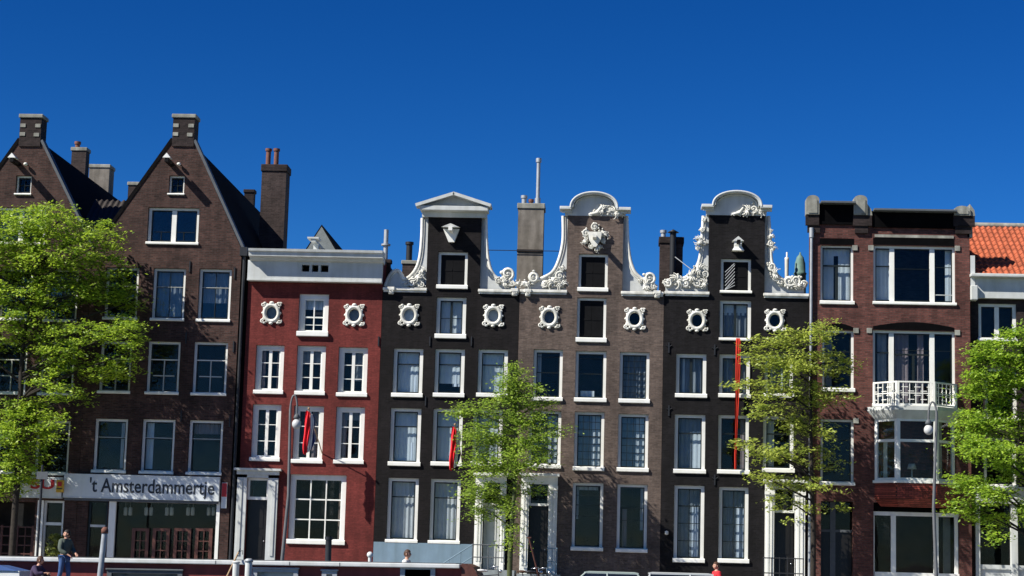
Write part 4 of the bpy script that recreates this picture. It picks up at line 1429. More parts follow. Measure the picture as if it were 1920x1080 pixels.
h6.window((1537, 460, 1602, 571), 'sash', bars=[('h', 0.66, 0.07), ('v', 0.5, 0.10, 0, 0.64)], curtain=[('curtain_blue', 0, 0.42, 0, 0.95), ('curtain_blue', 0.58, 1, 0, 0.95), ('curtain_white', 0, 1, 0.86, 1)], stile=0.09, head=0.07, sill=0.16)
big((1636, 461, 1793, 572), (1672, 1750), [('h', 0.66, 0.05, 0.0, 0.22), ('h', 0.66, 0.03, 0.78, 1.0), ('h', 0.62, 0.02, 0.25, 0.73), ('h', 0.14, 0.03, 0.78, 1, 'grey_white')], [('curtain_blue', 0, 0.2, 0, 1), ('curtain_blue', 0.92, 1, 0, 1)])
h6.window((1540, 619, 1603, 735), 'sash', bars=[('h', 0.66, 0.04)], stile=0.10, head=0.09, sill=0.17, curtain=[('curtain_dim', 0, 0.3, 0, 1)])
big((1635, 620, 1793, 764), (1671, 1750), [('h', 0.72, 0.06, 0.0, 0.22), ('h', 0.70, 0.07, 0.25, 0.73), ('v', 0.5, 0.10, 0, 0.7), ('h', 0.76, 0.02, 0.25, 1)], [('curtain_mauve', 0.27, 0.45, 0, 1), ('curtain_mauve', 0.56, 0.64, 0, 1), ('curtain_dim', 0.04, 0.16, 0, 1)])
h6.window((1537, 786, 1603, 910), 'sash', bars=[('h', 0.7, 0.04)], stile=0.10, head=0.09, sill=0.15)
# black strips paint the shade at the window heads; pale springer blocks
for (a, b, c, d, arch) in ((1537, 447, 1601, 459, 0.0), (1637, 447, 1789, 460, 0.0), (1542, 606, 1600, 618, .16), (1637, 604, 1789, 619, .2)):
    x0, z0, x1, z1 = rect_xz((a, b, c, d), 0)
    pl = [(x0, z0 + 0.004), (x1, z0 + 0.004), (x1, z1 - arch)]
    if arch:
        pl += [(x1 + (x0 - x1) * k / 10, z1 - arch + arch * math.sin(PI * k / 10)) for k in range(1, 10)]
    pl += [(x0, z1 - arch)]
    h6.part('dark_head', MB().prism(pl, -0.012, -0.003), 'flat_black')
for px, py in ((1633, 465), (1795, 466), (1605, 620), (1630, 620), (1795, 624), (1605, 789), (1603, 465)):
    x, z = P(px, py)
    h6.part('springer_block', MB().bbox(x - 0.11, -0.05, z - 0.11, x + 0.11, -0.013, z + 0.11, 0.01), 'stone')
# recessed ground floor: door on the left, shop window on the right
zb = 0.5
x0, x1 = bx(1539, 1010), bx(1600, 1010)
zt = P(1570, 940)[1]
h6.hole(x0, zb, x1, zt)
fr = MB()
xm = bx(1564, 1010)
fr.box(xm - 0.11, 0.5, zb, xm + 0.11, 0.6, zt)
ztr = P(1570, 995)[1]
fr.box(x0, 0.51, ztr - 0.05, xm - 0.11, 0.59, ztr + 0.05)
fr.box(xm + 0.11, 0.51, ztr - 0.05, x1, 0.59, ztr + 0.05)
en = h6.part('entrance_frame', fr, 'lead')
h6.part('door', MB().box(x0, 0.56, zb, xm - 0.11, 0.6, ztr - 0.05).box(x0 + 0.15, 0.54, zb + 0.3, xm - 0.26, 0.558, ztr - 0.3), 'door_black')
h6.part('door', MB().box(xm + 0.11, 0.56, zb, x1, 0.6, ztr - 0.05).box(xm + 0.26, 0.54, zb + 0.3, x1 - 0.15, 0.558, ztr - 0.3), 'door_black')
h6.part('pane', MB().box(x0, 0.555, ztr + 0.05, x1, 0.562, zt), 'glass_dark', en)
x0, x1 = bx(1638, 1010), bx(1799, 1010)
zt = P(1715, 944)[1]
h6.hole(x0, zb, x1, zt)
z_fr = P(1715, 964)[1]
z_bt = P(1715, 1074)[1]
fr = MB()
yy = 0.14
fr.box(x0, yy, z_fr - 0.08, x1, yy + 0.1, z_fr + 0.08)
for px, w in ((1675, 0.2), (1755, 0.2), (1793, 0.14)):
    xq = bx(px, 1010, yy)
    fr.box(xq - w / 2, yy - 0.03, zb, xq + w / 2, yy + 0.095, z_fr - 0.08)
fr.box(x0, yy + 0.003, zb, x0 + 0.06, yy + 0.09, z_fr - 0.08)
fr.box(x0 + 0.06, yy - 0.06, z_bt - 0.3, x1, yy + 0.09, z_bt)
sw = h6.part('shop_window', fr, 'white')
h6.part('pane', MB().box(x0, yy + 0.1, z_bt, x1, yy + 0.108, z_fr - 0.08), 'glass_dark', sw)
h6.part('dark_head', MB().box(x0 + 0.002, 0.10, z_fr + 0.082, x1 - 0.002, 0.13, zt - 0.003), 'flat_black')
xq = bx(1780, 1010, 0.5)
h6.part('curtain', MB().box(xq - 0.25, 0.55, zb, xq + 0.05, 0.57, z_fr), 'curtain_dim', sw)
# parapet: main wall, piers
zL, zR = P(1560, 382)[1], P(1715, 397)[1]
xA, xB_ = bx(1536, 382), bx(1618, 397)
xs = bx(1619, 390)
h6.wall([(h6.x0, 0), (h6.x1, 0), (h6.x1, zR), (xs, zR), (xs, zL), (h6.x0, zL)], P(1520, 575)[1])
zq_ = P(1520, 575)[1]
h6.part('roof', MB().box(h6.x0 + 0.02, 0.45, zq_ + 0.002, h6.x1 - 0.02, 10.9, zq_ + 0.12), 'lead')
h6.part('attic', MB().box(h6.x0 + 0.4, 0.424, zq_ + 0.124, h6.x0 + 0.6, 3.2, zR - 0.6).box(h6.x1 - 0.6, 0.424, zq_ + 0.124, h6.x1 - 0.4, 3.2, zR - 0.6).box(h6.x0 + 0.6, 3.0, zq_ + 0.124, h6.x1 - 0.6, 3.2, zR - 0.6).box(h6.x0 + 0.4, 0.424, zR - 0.598, h6.x1 - 0.4, 3.25, zR - 0.45), 'dark_brick')
zf0 = P(1560, 429)[1]
shade_strips = MB()  # black bands paint the shade of the coping onto the parapet
shade_strips.box(bx(1537, 400), -0.09, P(1560, 421)[1], bx(1601, 400), -0.003, zL - 0.06)
shade_strips.box(bx(1636, 410), -0.09, P(1715, 428)[1], bx(1791, 410), -0.003, zR - 0.06)
h6.part('parapet_shade', shade_strips, 'flat_black')
cp = MB()
cp.bbox(bx(1537, 382), -0.52, zL - 0.055, bx(1602, 382), 0.5, zL + 0.03, 0.01)
cp.bbox(bx(1636, 397), -0.52, zR - 0.055, bx(1791, 397), 0.5, zR + 0.03, 0.01)
h6.part('coping', cp, 'lead')
for (px0, px1, pt, pb, lip) in ((1512, 1536, 366, 402, 0), (1601, 1626, 366, 403, 1), (1789, 1819, 386, 404, 1)):
    x0, z0, x1, z1 = rect_xz((px0, pt, px1, pb), -0.2)
    pm = MB()
    w = x1 - x0
    rnd_top = [(x0, z0)] + [(x1, z0)] + [(x1, z1 - 0.18)] + [((x0 + x1) / 2 + w / 2 * math.cos(PI * k / 8), z1 - 0.18 + 0.18 * math.sin(PI * k / 8)) for k in range(1, 8)] + [(x0, z1 - 0.18)]
    pm.prism(rnd_top, -0.24, 0.4)
    pm.prism([(x0 + 0.08, z0 + 0.06), (x1 - 0.08, z0 + 0.06), (x1 - 0.08, z1 - 0.2), (x0 + 0.08, z1 - 0.2)], -0.27, -0.242)
    if lip:
        pm.prism([(x1, z0), (x1 + 0.22, z0), (x1 + 0.18, z0 + 0.25), (x1, z0 + 0.5)], -0.16, 0.4)
    h6.part('parapet_pier', pm, 'stone')
    h6.part('pier_corbel', MB().box(x0 - 0.02, -0.17, z0 - 0.45, x1 + (0.2 if lip else 0), -0.003, z0 - 0.003).box(x0 + 0.06, -0.11, z0 - 0.75, x1 + 0.05, -0.003, z0 - 0.452), 'dark_brick')
x, z = P(1818, 405)
h6.part('stack_stub', MB().box(x - 0.1, 0.0, z - 0.9, x + 0.12, 0.4, z + 0.25), 'stone')
h6.part('drainpipe', MB().tube([(h6.x0 + 0.05, -0.10, P(1521, 438)[1]), (h6.x0 + 0.02, -0.10, 0.2)], 0.06, 8).tube([(h6.x0 + 0.05, -0.10, P(1521, 446)[1]), (h6.x0 + 0.05, -0.10, P(1521, 428)[1])], 0.1, 8), 'zinc')
h6.part('cornice_band', MB().box(bx(1640, 440), -0.035, P(1715, 446)[1], bx(1788, 440), -0.003, P(1715, 441)[1]), 'stone')

# bay window: plan points from the wall out and back
BY = -0.85
pa, pd = (bx(1640, 850, 0), -0.004), (bx(1790, 850, 0), -0.004)
pb, pc = (bx(1682, 850, BY), BY), (bx(1757, 850, BY), BY)
plan = [pa, pb, pc, pd]
zb0, zb1 = P(1715, 936, BY)[1], P(1715, 903, BY)[1]
zt0 = P(1715, 785, BY)[1]


def along(p, q, t, off=0.0):
    d = Vector((q[0] - p[0], q[1] - p[1])).normalized()
    return (p[0] + (q[0] - p[0]) * t + d.y * off, p[1] + (q[1] - p[1]) * t - d.x * off)


def panel_bar(mb, p, q, t0, t1, z0, z1, th=0.1, off=0.0):
    a, b = along(p, q, t0, off), along(p, q, t1, off)
    c, d = along(p, q, t1, off - th), along(p, q, t0, off - th)
    return mb.plan([a, b, c, d], z0, z1)


bay = h6.part('bay_base', MB().plan([(pa[0] + 0.25, -0.004), (pb[0] + 0.1, BY + 0.3), (pc[0] - 0.1, BY + 0.3), (pd[0] - 0.25, -0.004)], zb0 - 0.3, zb0, plan).plan(plan, zb0 + 0.001, zb1 - 0.06), 'tile_red')
bf = MB()
bf.plan([along(pa, pb, -0.05, 0.06), along(pa, pb, 1.0, 0.08), along(pc, pd, 0.0, 0.08), along(pc, pd, 1.05, 0.06)], zb1 - 0.058, zb1 + 0.05)
ztr = P(1715, 826, BY)[1]
bg_ = MB()
for (p, q, wd) in ((pa, pb, 1.2), (pb, pc, 1.65), (pc, pd, 1.2)):
    L = math.hypot(q[0] - p[0], q[1] - p[1])
    s = 0.13 / L
    panel_bar(bf, p, q, 0.0, s, zb1 + 0.052, zt0)
    panel_bar(bf, p, q, 1 - s, 1.0, zb1 + 0.053, zt0)
    panel_bar(bf, p, q, s, 1 - s, zb1 + 0.051, zb1 + 0.15, 0.08, -0.01)
    panel_bar(bf, p, q, s, 1 - s, ztr - 0.055, ztr + 0.055, 0.08, -0.008)
    panel_bar(bf, p, q, s, 1 - s, zt0 - 0.1, zt0, 0.08, -0.01)
    panel_bar(bg_, p, q, s, 1 - s, zb1 + 0.14, zt0 - 0.09, 0.012, -0.05)
bw = h6.part('bay_window', bf, 'white')
h6.part('pane', bg_, 'glass_dark', bw)
cu = MB()
for (p, q, t0, t1) in ((pa, pb, 0.25, 0.42), (pc, pd, 0.2, 0.5)):
    panel_bar(cu, p, q, t0, t1, zb1 + 0.1, zt0 - (0.9 if p == pa else 0), 0.02, -0.2)
h6.part('curtain', cu, 'curtain_blue', bw)
xl, zl = P(1709, 880, -0.2)
h6.part('table_lamp', MB().lathe([(0.10, -0.35), (0.03, -0.3), (0.03, 0), (0.2, 0.0), (0.13, 0.22)], (xl, -0.3, zl), 12), 'paper', bw)
# balcony above the bay: coved slab, lattice railing
zs0, zs1 = zt0 + 0.002, P(1715, 762, BY)[1]
ea, ed = (bx(1626, 772, 0), -0.004), (bx(1806, 776, 0), -0.004)
eb, ec = (bx(1678, 770, BY - 0.25), BY - 0.25), (bx(1758, 772, BY - 0.25), BY - 0.25)
slab = [ea, eb, ec, ed]
bal = h6.part('balcony', MB().plan([along(pa, pb, 0, 0.02), along(pa, pb, 1, 0.03), along(pc, pd, 0, 0.03), along(pc, pd, 1, 0.02)], zs0, zs1 - 0.16, slab).plan(slab, zs1 - 0.159, zs1), 'grey_white')
ra, rd = (bx(1637, 740, 0), -0.01), (bx(1794, 742, 0), -0.01)
rb, rc_ = (bx(1682, 740, BY - 0.1), BY - 0.1), (bx(1753, 742, BY - 0.1), BY - 0.1)
zr1 = P(1715, 715, BY)[1]
rl = MB()
for (p, q) in ((ra, rb), (rb, rc_), (rc_, rd)):
    L = math.hypot(q[0] - p[0], q[1] - p[1])
    th = 0.05
    panel_bar(rl, p, q, 0.0, 1.0, zr1 - 0.06, zr1, 0.08, 0.015)
    panel_bar(rl, p, q, 0.0, 1.0, zs1 + 0.05, zs1 + 0.11, th)
    panel_bar(rl, p, q, 0, 0.09 / L, zs1 + 0.002, zr1 - 0.062, 0.09, 0.02)
    panel_bar(rl, p, q, 1 - 0.09 / L, 1, zs1 + 0.003, zr1 - 0.061, 0.09, 0.02)
    nv = int(round(L / 0.13))
    z0, z1 = zs1 + 0.112, zr1 - 0.064
    H_ = z1 - z0
    for k in range(1, nv):
        t = k / nv
        if k % 2 == 0:
            panel_bar(rl, p, q, t - 0.015 / L, t + 0.015 / L, z0, z1, 0.03, -0.008)
        for j, f_ in enumerate((0.2, 0.4, 0.6, 0.8)):
            if (j + k // 2) % 2 == 0:
                panel_bar(rl, p, q, t - 0.5 / nv, t + 0.5 / nv, z0 + H_ * f_ - 0.015, z0 + H_ * f_ + 0.015, 0.028, -0.010)
    panel_bar(rl, p, q, 0.03, 0.97, z0 + H_ * 0.5 - 0.018, z0 + H_ * 0.5 + 0.018, 0.026, -0.012)
h6.part('railing', rl, 'white', bal)

# ---------------------------------------------------------------- tiled house at the right edge
h7 = House('tiled_roof_house', 'dark house with an orange pantile roof and white gutter, cut off by the right edge', 0.35, XB[7] + G, XB[8], 'dark_brick', 9)
w7 = dict(stile=0.14, head=0.12, sill=0.14)
h7.window((1833, 569, 1908, 640), 'sash', bars=[('v', 0.5, 0.18, 0, 1, 'white')], **w7)
h7.window((1845, 690, 1909, 790), 'sash', **w7)
h7.window((1945, 690, 2010, 792), 'sash', **w7)
h7.window((1843, 820, 1908, 915), 'sash', **w7)
h7.window((1945, 820, 2010, 917), 'sash', **w7)
x0, x1 = bx(1829, 1000, 0.35), bx(2080, 1000, 0.35)
zt = P(1870, 944, 0.35)[1]
z_bt = P(1870, 1062, 0.35)[1]
h7.hole(x0, 0.6, x1, zt)
fr = MB()
fr.box(x0 - 0.02, 0.2, 0.3, x0 + 0.16, 0.5, zt)
for px in (1901, 1975, 2050):
    xq = bx(px, 1000, 0.35)
    fr.box(xq - 0.13, 0.22, 0.6, xq + 0.13, 0.5, zt)
fr.box(x0 + 0.16, 0.26, z_bt - 0.12, x1, 0.48, z_bt + 0.06)
fr.box(x0 + 0.16, 0.34, 0.6, x1, 0.47, z_bt - 0.122)
s7 = h7.part('shop_window', fr, 'grey_white')
h7.part('pane', MB().box(x0, 0.49, z_bt, x1, 0.498, zt), 'glass_dark', s7)
h7.part('shop_cornice', MB().box(x0 - 0.05, 0.12, zt + 0.002, x1, 0.347, zt + 0.55).bbox(x0 - 0.12, -0.05, zt + 0.552, x1, 0.347, zt + 0.68, 0.02), 'grey_white')
zc0, zc1 = P(1870, 560, 0.2)[1], P(1870, 517, 0.2)[1]
h7.wall([(h7.x0, 0), (h7.x1, 0), (h7.x1, zc1 - 0.1), (h7.x0, zc1 - 0.1)], zc1 - 0.2)
gm = MB()
gm.box(h7.x0 + 0.05, 0.05, zc0, h7.x1, 0.347, zc1 - 0.12)
gm.bbox(h7.x0 - 0.02, -0.3, zc1 - 0.118, h7.x1, 0.347, zc1 + 0.02, 0.03)
gm.bbox(h7.x0 + 0.0, -0.16, zc0 - 0.12, h7.x0 + 0.3, 0.345, zc0 + 0.5, 0.04)
gm.box(h7.x0 + 0.02, -0.02, zc0 + 0.1, h7.x0 + 0.2, 0.3, P(1826, 480, 0.1)[1])
h7.part('gutter_cornice', gm, 'grey_white')
# pantiles: rows of S-shaped tiles up the slope
yr0, yr1 = 0.1, 4.2
zr0 = zc1 + 0.03
zr1 = P(1870, 424, yr1)[1]
xs0, xs1 = h7.x0 + 0.06, h7.x1
pt = MB()
rows, per = 12, 0.245
ncol = int((xs1 - xs0) / per * 6)
for r_ in range(rows):
    t0, t1 = r_ / rows, (r_ + 1.12) / rows
    vs, fs = [], []
    for i in range(ncol + 1):
        x = xs0 + (xs1 - xs0) * i / ncol
        wv = 0.042 * math.sin(2 * PI * (x - xs0) / per)
        for t, up in ((t0, 0.05), (min(t1, 1.0), 0.0)):
            vs.append((x, yr0 + (yr1 - yr0) * t, zr0 + (zr1 - zr0) * t + wv + up))
        vs.append((x, yr0 + (yr1 - yr0) * t0, zr0 + (zr1 - zr0) * t0 + wv - 0.01))
    for i in range(ncol):
        a = 3 * i
        fs += [(a, a + 3, a + 4, a + 1), (a + 2, a + 5, a + 3, a)]
    pt.add(vs, fs)
pt.add([(xs0, yr0, zr0 - 0.06), (xs1, yr0, zr0 - 0.06), (xs1, yr1, zr1 - 0.06), (xs0, yr1, zr1 - 0.06), (xs0, 2 * yr1 - yr0, zr0 - 0.06), (xs1, 2 * yr1 - yr0, zr0 - 0.06)], [(0, 1, 2, 3), (3, 2, 5, 4), (0, 3, 4)])
rf = h7.part('roof', pt, 'orange_tile')
h7.part('ridge', MB().tube([(xs0, yr1, zr1 + 0.02), (xs1, yr1, zr1 + 0.02)], 0.13, 8), 'stone', rf)


# ================================================================== things on the houses
def text_mesh(body, width, height, depth, name, m_, parent, loc, bold=0.0):
    cu_ = bpy.data.curves.new(name, 'FONT')
    cu_.body = body
    cu_.extrude = depth / 2
    cu_.offset = bold
    cu_.resolution_u = 4
    tmp = bpy.data.objects.new('tmp', cu_)
    COL.objects.link(tmp)
    dg = bpy.context.evaluated_depsgraph_get()
    me = bpy.data.meshes.new_from_object(tmp.evaluated_get(dg))
    bpy.data.objects.remove(tmp)
    xs_ = [v.co.x for v in me.vertices]
    ys_ = [v.co.y for v in me.vertices]
    sx = width / (max(xs_) - min(xs_))
    sz = height / (max(ys_) - min(ys_))
    for v in me.vertices:
        x, y, z = v.co
        v.co = ((x - min(xs_)) * sx + loc[0], loc[1] - z, (y - min(ys_)) * sz + loc[2])
    me.name = name
    o = bpy.data.objects.new(name, me)
    COL.objects.link(o)
    me.materials.clear()
    me.materials.append(MT[m_])
    o.parent = parent
    og = ORG[parent.name]
    me.transform(Matrix.Translation((-og[0], -og[1], -og[2])))
    return o


x0, z0, x1, z1 = rect_xz((119, 893, 411, 935), -0.25)
t = thing('shop_sign', 'long white shop sign board with dark lettering above the brown shopfront', 'sign', ((x0 + x1) / 2, -0.3, z0))
MB().box(x0, -0.26, z0, x1, -0.004, z1).box(x0 - 0.01, -0.275, z0 - 0.03, x1 + 0.01, -0.004, z0 - 0.002).box(x0 - 0.01, -0.275, z1 + 0.002, x1 + 0.01, -0.004, z1 + 0.04).build('board', 'sign_white', t)
a, b = P(167, 928, -0.27), P(401, 932, -0.27)
text_mesh("'t Amsterdammertje", b[0] - a[0], P(300, 898, -0.27)[1] - P(300, 934, -0.27)[1], 0.012, 'lettering', 'sign_ink', t, (a[0], -0.268, P(300, 934, -0.27)[1]), 0.012)
MB().box(x0 + 0.04, -0.2, z0 - 0.14, x1 - 0.05, -0.004, z0 - 0.033).build('lower_trim', 'lead', t)
x0, z0, x1, z1 = rect_xz((38, 896, 115, 932), -0.35)
t = thing('shop_sign', 'short white shop sign with thick red letters and a yellow box, half behind the tree', 'sign', ((x0 + x1) / 2, -0.4, z0))
MB().box(x0, -0.36, z0, x1, -0.004, z1).box(x0 - 0.01, -0.375, z0 - 0.03, x1 + 0.01, -0.004, z0 - 0.002).box(x0 - 0.01, -0.375, z1 + 0.002, x1 + 0.01, -0.004, z1 + 0.04).build('board', 'sign_white', t)
a, b = P(57, 917, -0.37), P(101, 917, -0.37)
text_mesh("SU", b[0] - a[0], 0.42, 0.02, 'lettering', 'sign_red', t, (a[0], -0.372, P(80, 917, -0.37)[1]), 0.03)
x0, z0, x1, z1 = rect_xz((106, 900, 119, 923), -0.5)
yb = MB().bbox(x0, -0.56, z0, x1, -0.377, z1, 0.015).build('light_box', 'yellow', t)
MB().bbox(x0 + 0.06, -0.575, z0 + 0.25, x1 - 0.06, -0.562, z1 - 0.08, 0.005).build('emblem', 'sign_red', yb)
MB().box(x0 + 0.03, -0.572, z0 + 0.13, x1 - 0.03, -0.562, z0 + 0.17).build('stripe', 'sign_ink', yb)
x0, z0, x1, z1 = rect_xz((415, 905, 425, 953), -0.1)
t = thing('wall_sign', 'small upright red and white sign on the brick pier right of the shop', 'sign', ((x0 + x1) / 2, -0.08, z0))
MB().box(x0, -0.09, z0, x1, -0.004, z1).build('board', 'sign_white', t)
MB().box(x0 + 0.01, -0.1, z0 + (z1 - z0) * 0.45, x1 - 0.01, -0.092, z1 - 0.02).build('red_panel', 'sign_red', t)


def flag(base, tip, w_top, z_bot, yb_, label, blue_right=True):
    """pole leaning out from the house with a limp tricolour"""
    t = thing('flag', label, 'flag', base, 'flags hung out on the houses')
    MB().tube([base, tip], 0.022, 8).ball(tip, 0.05).build('pole', 'wood_pale', t)
    B_, T_ = Vector(base), Vector(tip)
    # the cloth hangs limp from the outer part of the pole, its bands bunched one behind the other
    bands = [('red_band', 'flag_red', 0.08, 0.60, 0.0), ('white_band', 'flag_white', 0.54, 0.88, 0.05), ('blue_band', 'flag_blue', 0.86, 1.0, 0.12)]
    for nm, mm, s0, s1, back in bands:
        nu, nv = 10, 14
        vs, fs = [], []
        for v in range(nv + 1):
            q = v / nv
            for u in range(nu + 1):
                f_ = u / nu
                s = s0 + (s1 - s0) * f_
                p = T_.lerp(B_, 0.02 + 0.25 * s)
                z0_ = T_.z - 0.04 - 0.2 * s
                zb = z_bot + 0.35 * abs(s - 0.25)
                wd = w_top * (0.4 + 0.6 * math.sin(PI * min(1, 0.12 + q * 0.72)) + 0.12 * math.sin(q * 9 + 7 * s))
                x = T_.x - 0.06 * q + (s - 0.42) * wd
                y = T_.y + 0.1 + back + 0.07 * math.sin(f_ * 11 + q * 3.2) + 0.03 * math.sin(q * 12 + f_ * 5) + 0.12 * s
                vs.append((x, y, z0_ + (zb - z0_) * q))
        for v in range(nv):
            for u in range(nu):
                a = v * (nu + 1) + u
                fs.append((a, a + 1, a + nu + 2, a + nu + 1))
        n = len(vs)
        vs2 = [(x, y + 0.006, z) for x, y, z in vs]
        fs2 = [tuple(k + n for k in f[::-1]) for f in fs]
        MB().add(vs + vs2, fs + fs2, True).build(nm, mm, t)


b = V3(604, 850, 0.15)
tp = V3(579, 766, -1.5)
flag(tuple(b), tuple(tp), 0.48, P(579, 853, -1.5)[1], 0, 'red white and blue flag hanging limp before the red house, beside the street lamp')
b = V3(866, 862, 0.15)
tp = V3(853, 796, -1.4)
flag(tuple(b), tuple(tp), 0.46, P(845, 883, -1.4)[1], 0, 'red white and blue flag hanging limp before the black house with the triangular pediment')

# long red banner from the second floor window down the black house
bp_ = [(1384, 634), (1384, 660), (1383, 700), (1382, 740), (1381, 780), (1380, 820), (1379, 850), (1379, 880)]
hw = [0.085, 0.10, 0.09, 0.08, 0.07, 0.055, 0.05, 0.045]
vs, fs = [], []
for i, (px, py) in enumerate(bp_):
    x, z = P(px, py, -0.1)
    y = -0.10 - 0.04 * math.sin(i * 1.3)
    for u in range(7):
        s = u / 6 - 0.5
        vs.append((x + 2 * hw[i] * s, y + 0.035 * math.cos(s * 14 + i), z))
for i in range(len(bp_) - 1):
    for u in range(6):
        a = i * 7 + u
        fs.append((a, a + 1, a + 8, a + 7))
n = len(vs)
bn = MB().add(vs + [(x, y + 0.008, z) for x, y, z in vs], fs + [tuple(k + n for k in f[::-1]) for f in fs] + [(u, u + n, u + n + 1, u + 1) for u in range(6)], True).build('banner', 'banner', origin=(P(1384, 634, 0)[0], -0.1, P(1384, 634)[1]))
tag(bn, 'long narrow red cloth banner hanging down the black house from an upper window', 'banner')
x, z = P(1251, 1000)
x, z = P(1250, 999, 0.0)
wl = MB().bbox(x - 0.07, 0.02, z - 0.08, x + 0.07, 0.157, z + 0.08, 0.03).ball((x, 0.0, z), 0.08, 0.06, 0.09).build('wall_lamp', 'lamp_globe', origin=(x, 0.1, z))
tag(wl, 'small pale round wall lamp on the black house beside its tall lower windows', 'lamp')


def railing(label, pts, zb, zt_, nb=5, m_='iron'):
    t = thing('stoop_railing', label, 'railing', (pts[0][0], pts[0][1], zb), None)
    mb = MB()
    for k in (1.0, 0.5):
        mb.tube([(p[0], p[1], p[2] + (zt_) * k) for p in pts], 0.022, 6)
    mb.build('rail', m_, t)
    for i in range(len(pts) - 1):
        for j in range(nb + (i == len(pts) - 2)):
            p = Vector(pts[i]).lerp(Vector(pts[i + 1]), j / nb)
            MB().tube([tuple(p), (p.x, p.y, p.z + zt_)], 0.018, 6).ball((p.x, p.y, p.z + zt_), 0.035).build('post', m_, t)
    return t


xr0, xr1 = bx(886, 1040, -1.4), bx(945, 1040, -1.4)
railing('dark iron railing round the stone stoop of the pediment house, behind the young tree', [(xr0, -1.45, 1.62), (xr1, -1.45, 1.62)], 1.62, 1.0, 4, 'lead')
xr0 = bx(884, 1040, -1.3)
railing('pale sloping stair rail running down from the stoop past the blue plinth', [(xr0, -0.9, 1.62), (xr0 - 1.9, -0.9, 0.35)], 1.62, 1.0, 4, 'blue_plinth')
xr0, xr1 = bx(1027, 1040, -1.4), bx(1044, 1040, -1.4)
railing('blue grey railing on the stoop beside the taupe house door', [(xr0, -1.4, 1.5), (xr1, -1.4, 1.5)], 1.5, 1.05, 2, 'blue_plinth')
xr0, xr1 = bx(1432, 1040, -1.2), bx(1506, 1040, -1.2)
railing('dark iron railing across the stoop of the second black house', [(xr0, -1.25, 1.2), (xr1, -1.25, 1.2)], 1.2, 1.2, 5, 'iron')


# ================================================================== street lamps, posts, sign
def street_lamp(label, base_px, top_px, globe_px, Y, bulge, m_='steel'):
    bxp = P(base_px[0], base_px[1], Y)[0]
    tx, tz = P(top_px[0], top_px[1], Y)
    gx, gz = P(globe_px[0], globe_px[1], Y)
    zg = 0.05
    t = thing('street_lamp', label, 'street lamp', (bxp, Y, zg), 'street lamps along the quay')
    MB().lathe([(0.16, 0), (0.16, 0.25), (0.11, 0.32), (0.10, 0.95), (0.085, 1.0)], (bxp, Y, zg), 12).build('lamp_base', m_, t)
    # slightly leaning post ending in a crook that carries the globe
    zs = gz + 0.55
    pts = [(bxp, Y, zg + 0.9), (bxp + (tx - bxp) * 0.55, Y, zg + 0.9 + (zs - zg - 0.9) * 0.5), (tx - (0.22 if gx > tx else -0.22) * 1.0, Y, zs)]
    sgn = 1 if gx > tx else -1
    cx = pts[-1][0]
    rad = abs(gx - cx) / 2
    for k in range(1, 9):
        a = PI * k / 8
        pts.append((cx + sgn * rad * (1 - math.cos(a)), Y, zs + bulge * math.sin(a)))
    pts.append((gx, Y, gz + 0.32))
    MB().tube(pts, [0.075, 0.06, 0.05] + [0.038] * 8 + [0.035], 10).build('post', m_, t)
    c = MB().lathe([(0.10, 0.20), (0.13, 0.24), (0.09, 0.34), (0.035, 0.40)], (gx, Y, gz), 12).build('lamp_cap', 'lead', t)
    MB().ball((gx, Y, gz), 0.175, 0.175, 0.19, 16, 12).build('lamp_globe', 'lamp_globe', t)
    return t


street_lamp('slender grey crook street lamp with a round globe before the red house', (527, 1045), (556, 748), (556, 795), -7.6, 0.55, 'steel')
street_lamp('slender grey street lamp with a white globe before the bay window house', (1757, 1075), (1745, 770), (1741, 806), -7.6, 0.5, 'steel')

Y = -8.3
x, z1 = P(80, 872, Y)
xb_, _ = P(70, 1040, Y)
t = thing('road_sign', 'back of a square blue grey road sign on a tall pole before the left shop', 'road sign', (xb_, Y, 0.05))
MB().tube([(xb_, Y, 0.05), (x, Y, z1)], 0.05, 8).build('pole', 'iron', t)
x0, z0, x1, z1 = rect_xz((70, 885, 91, 899), Y)
MB().bbox(x0, Y - 0.09, z0, x1, Y - 0.055, z1, 0.01).build('plate', 'lead', t)

# ================================================================== houseboat
HY = -10.6
hb_l = P(52, 1052, HY)
hb_r = P(884, 1068, HY)
zl_, zr_ = P(52, 1045, HY - 3.9)[1], P(878, 1058, HY - 3.9)[1]
zt = (zl_ + zr_) / 2
x0, x1 = hb_l[0], hb_r[0]
z_w = -1.25
hb_tilt = math.atan2(zr_ - zl_, x1 - x0)           # she lies a little down at one end
hb = thing('houseboat', 'long low red houseboat with a white roof edge moored along the quay', 'houseboat', ((x0 + x1) / 2, HY - 2, z_w))
yb0, yb1 = HY - 4.2, HY - 0.2
hull = MB()
hp = [(x0 - 0.5, yb1), (x0 - 1.1, (yb0 + yb1) / 2), (x0 - 0.5, yb0), (x1 + 0.6, yb0), (x1 + 1.5, (yb0 + yb1) / 2), (x1 + 0.6, yb1)]
hi = [(a + (0.15 if a > 0 else -0.15), b + (0.12 if b > (yb0 + yb1) / 2 else -0.12)) for a, b in hp]
hull.plan(hp, -1.9, -0.55, hi)
hull.build('hull', 'boat_dark', hb)
hull2 = MB().plan([(a * 1.001, b) for a, b in hi], -0.548, -0.47).build('rubbing_strake', 'boat_white', hb)
yc0, yc1 = yb0 + 0.5, yb1 - 0.4
front = yc0
zc = zt - 0.15
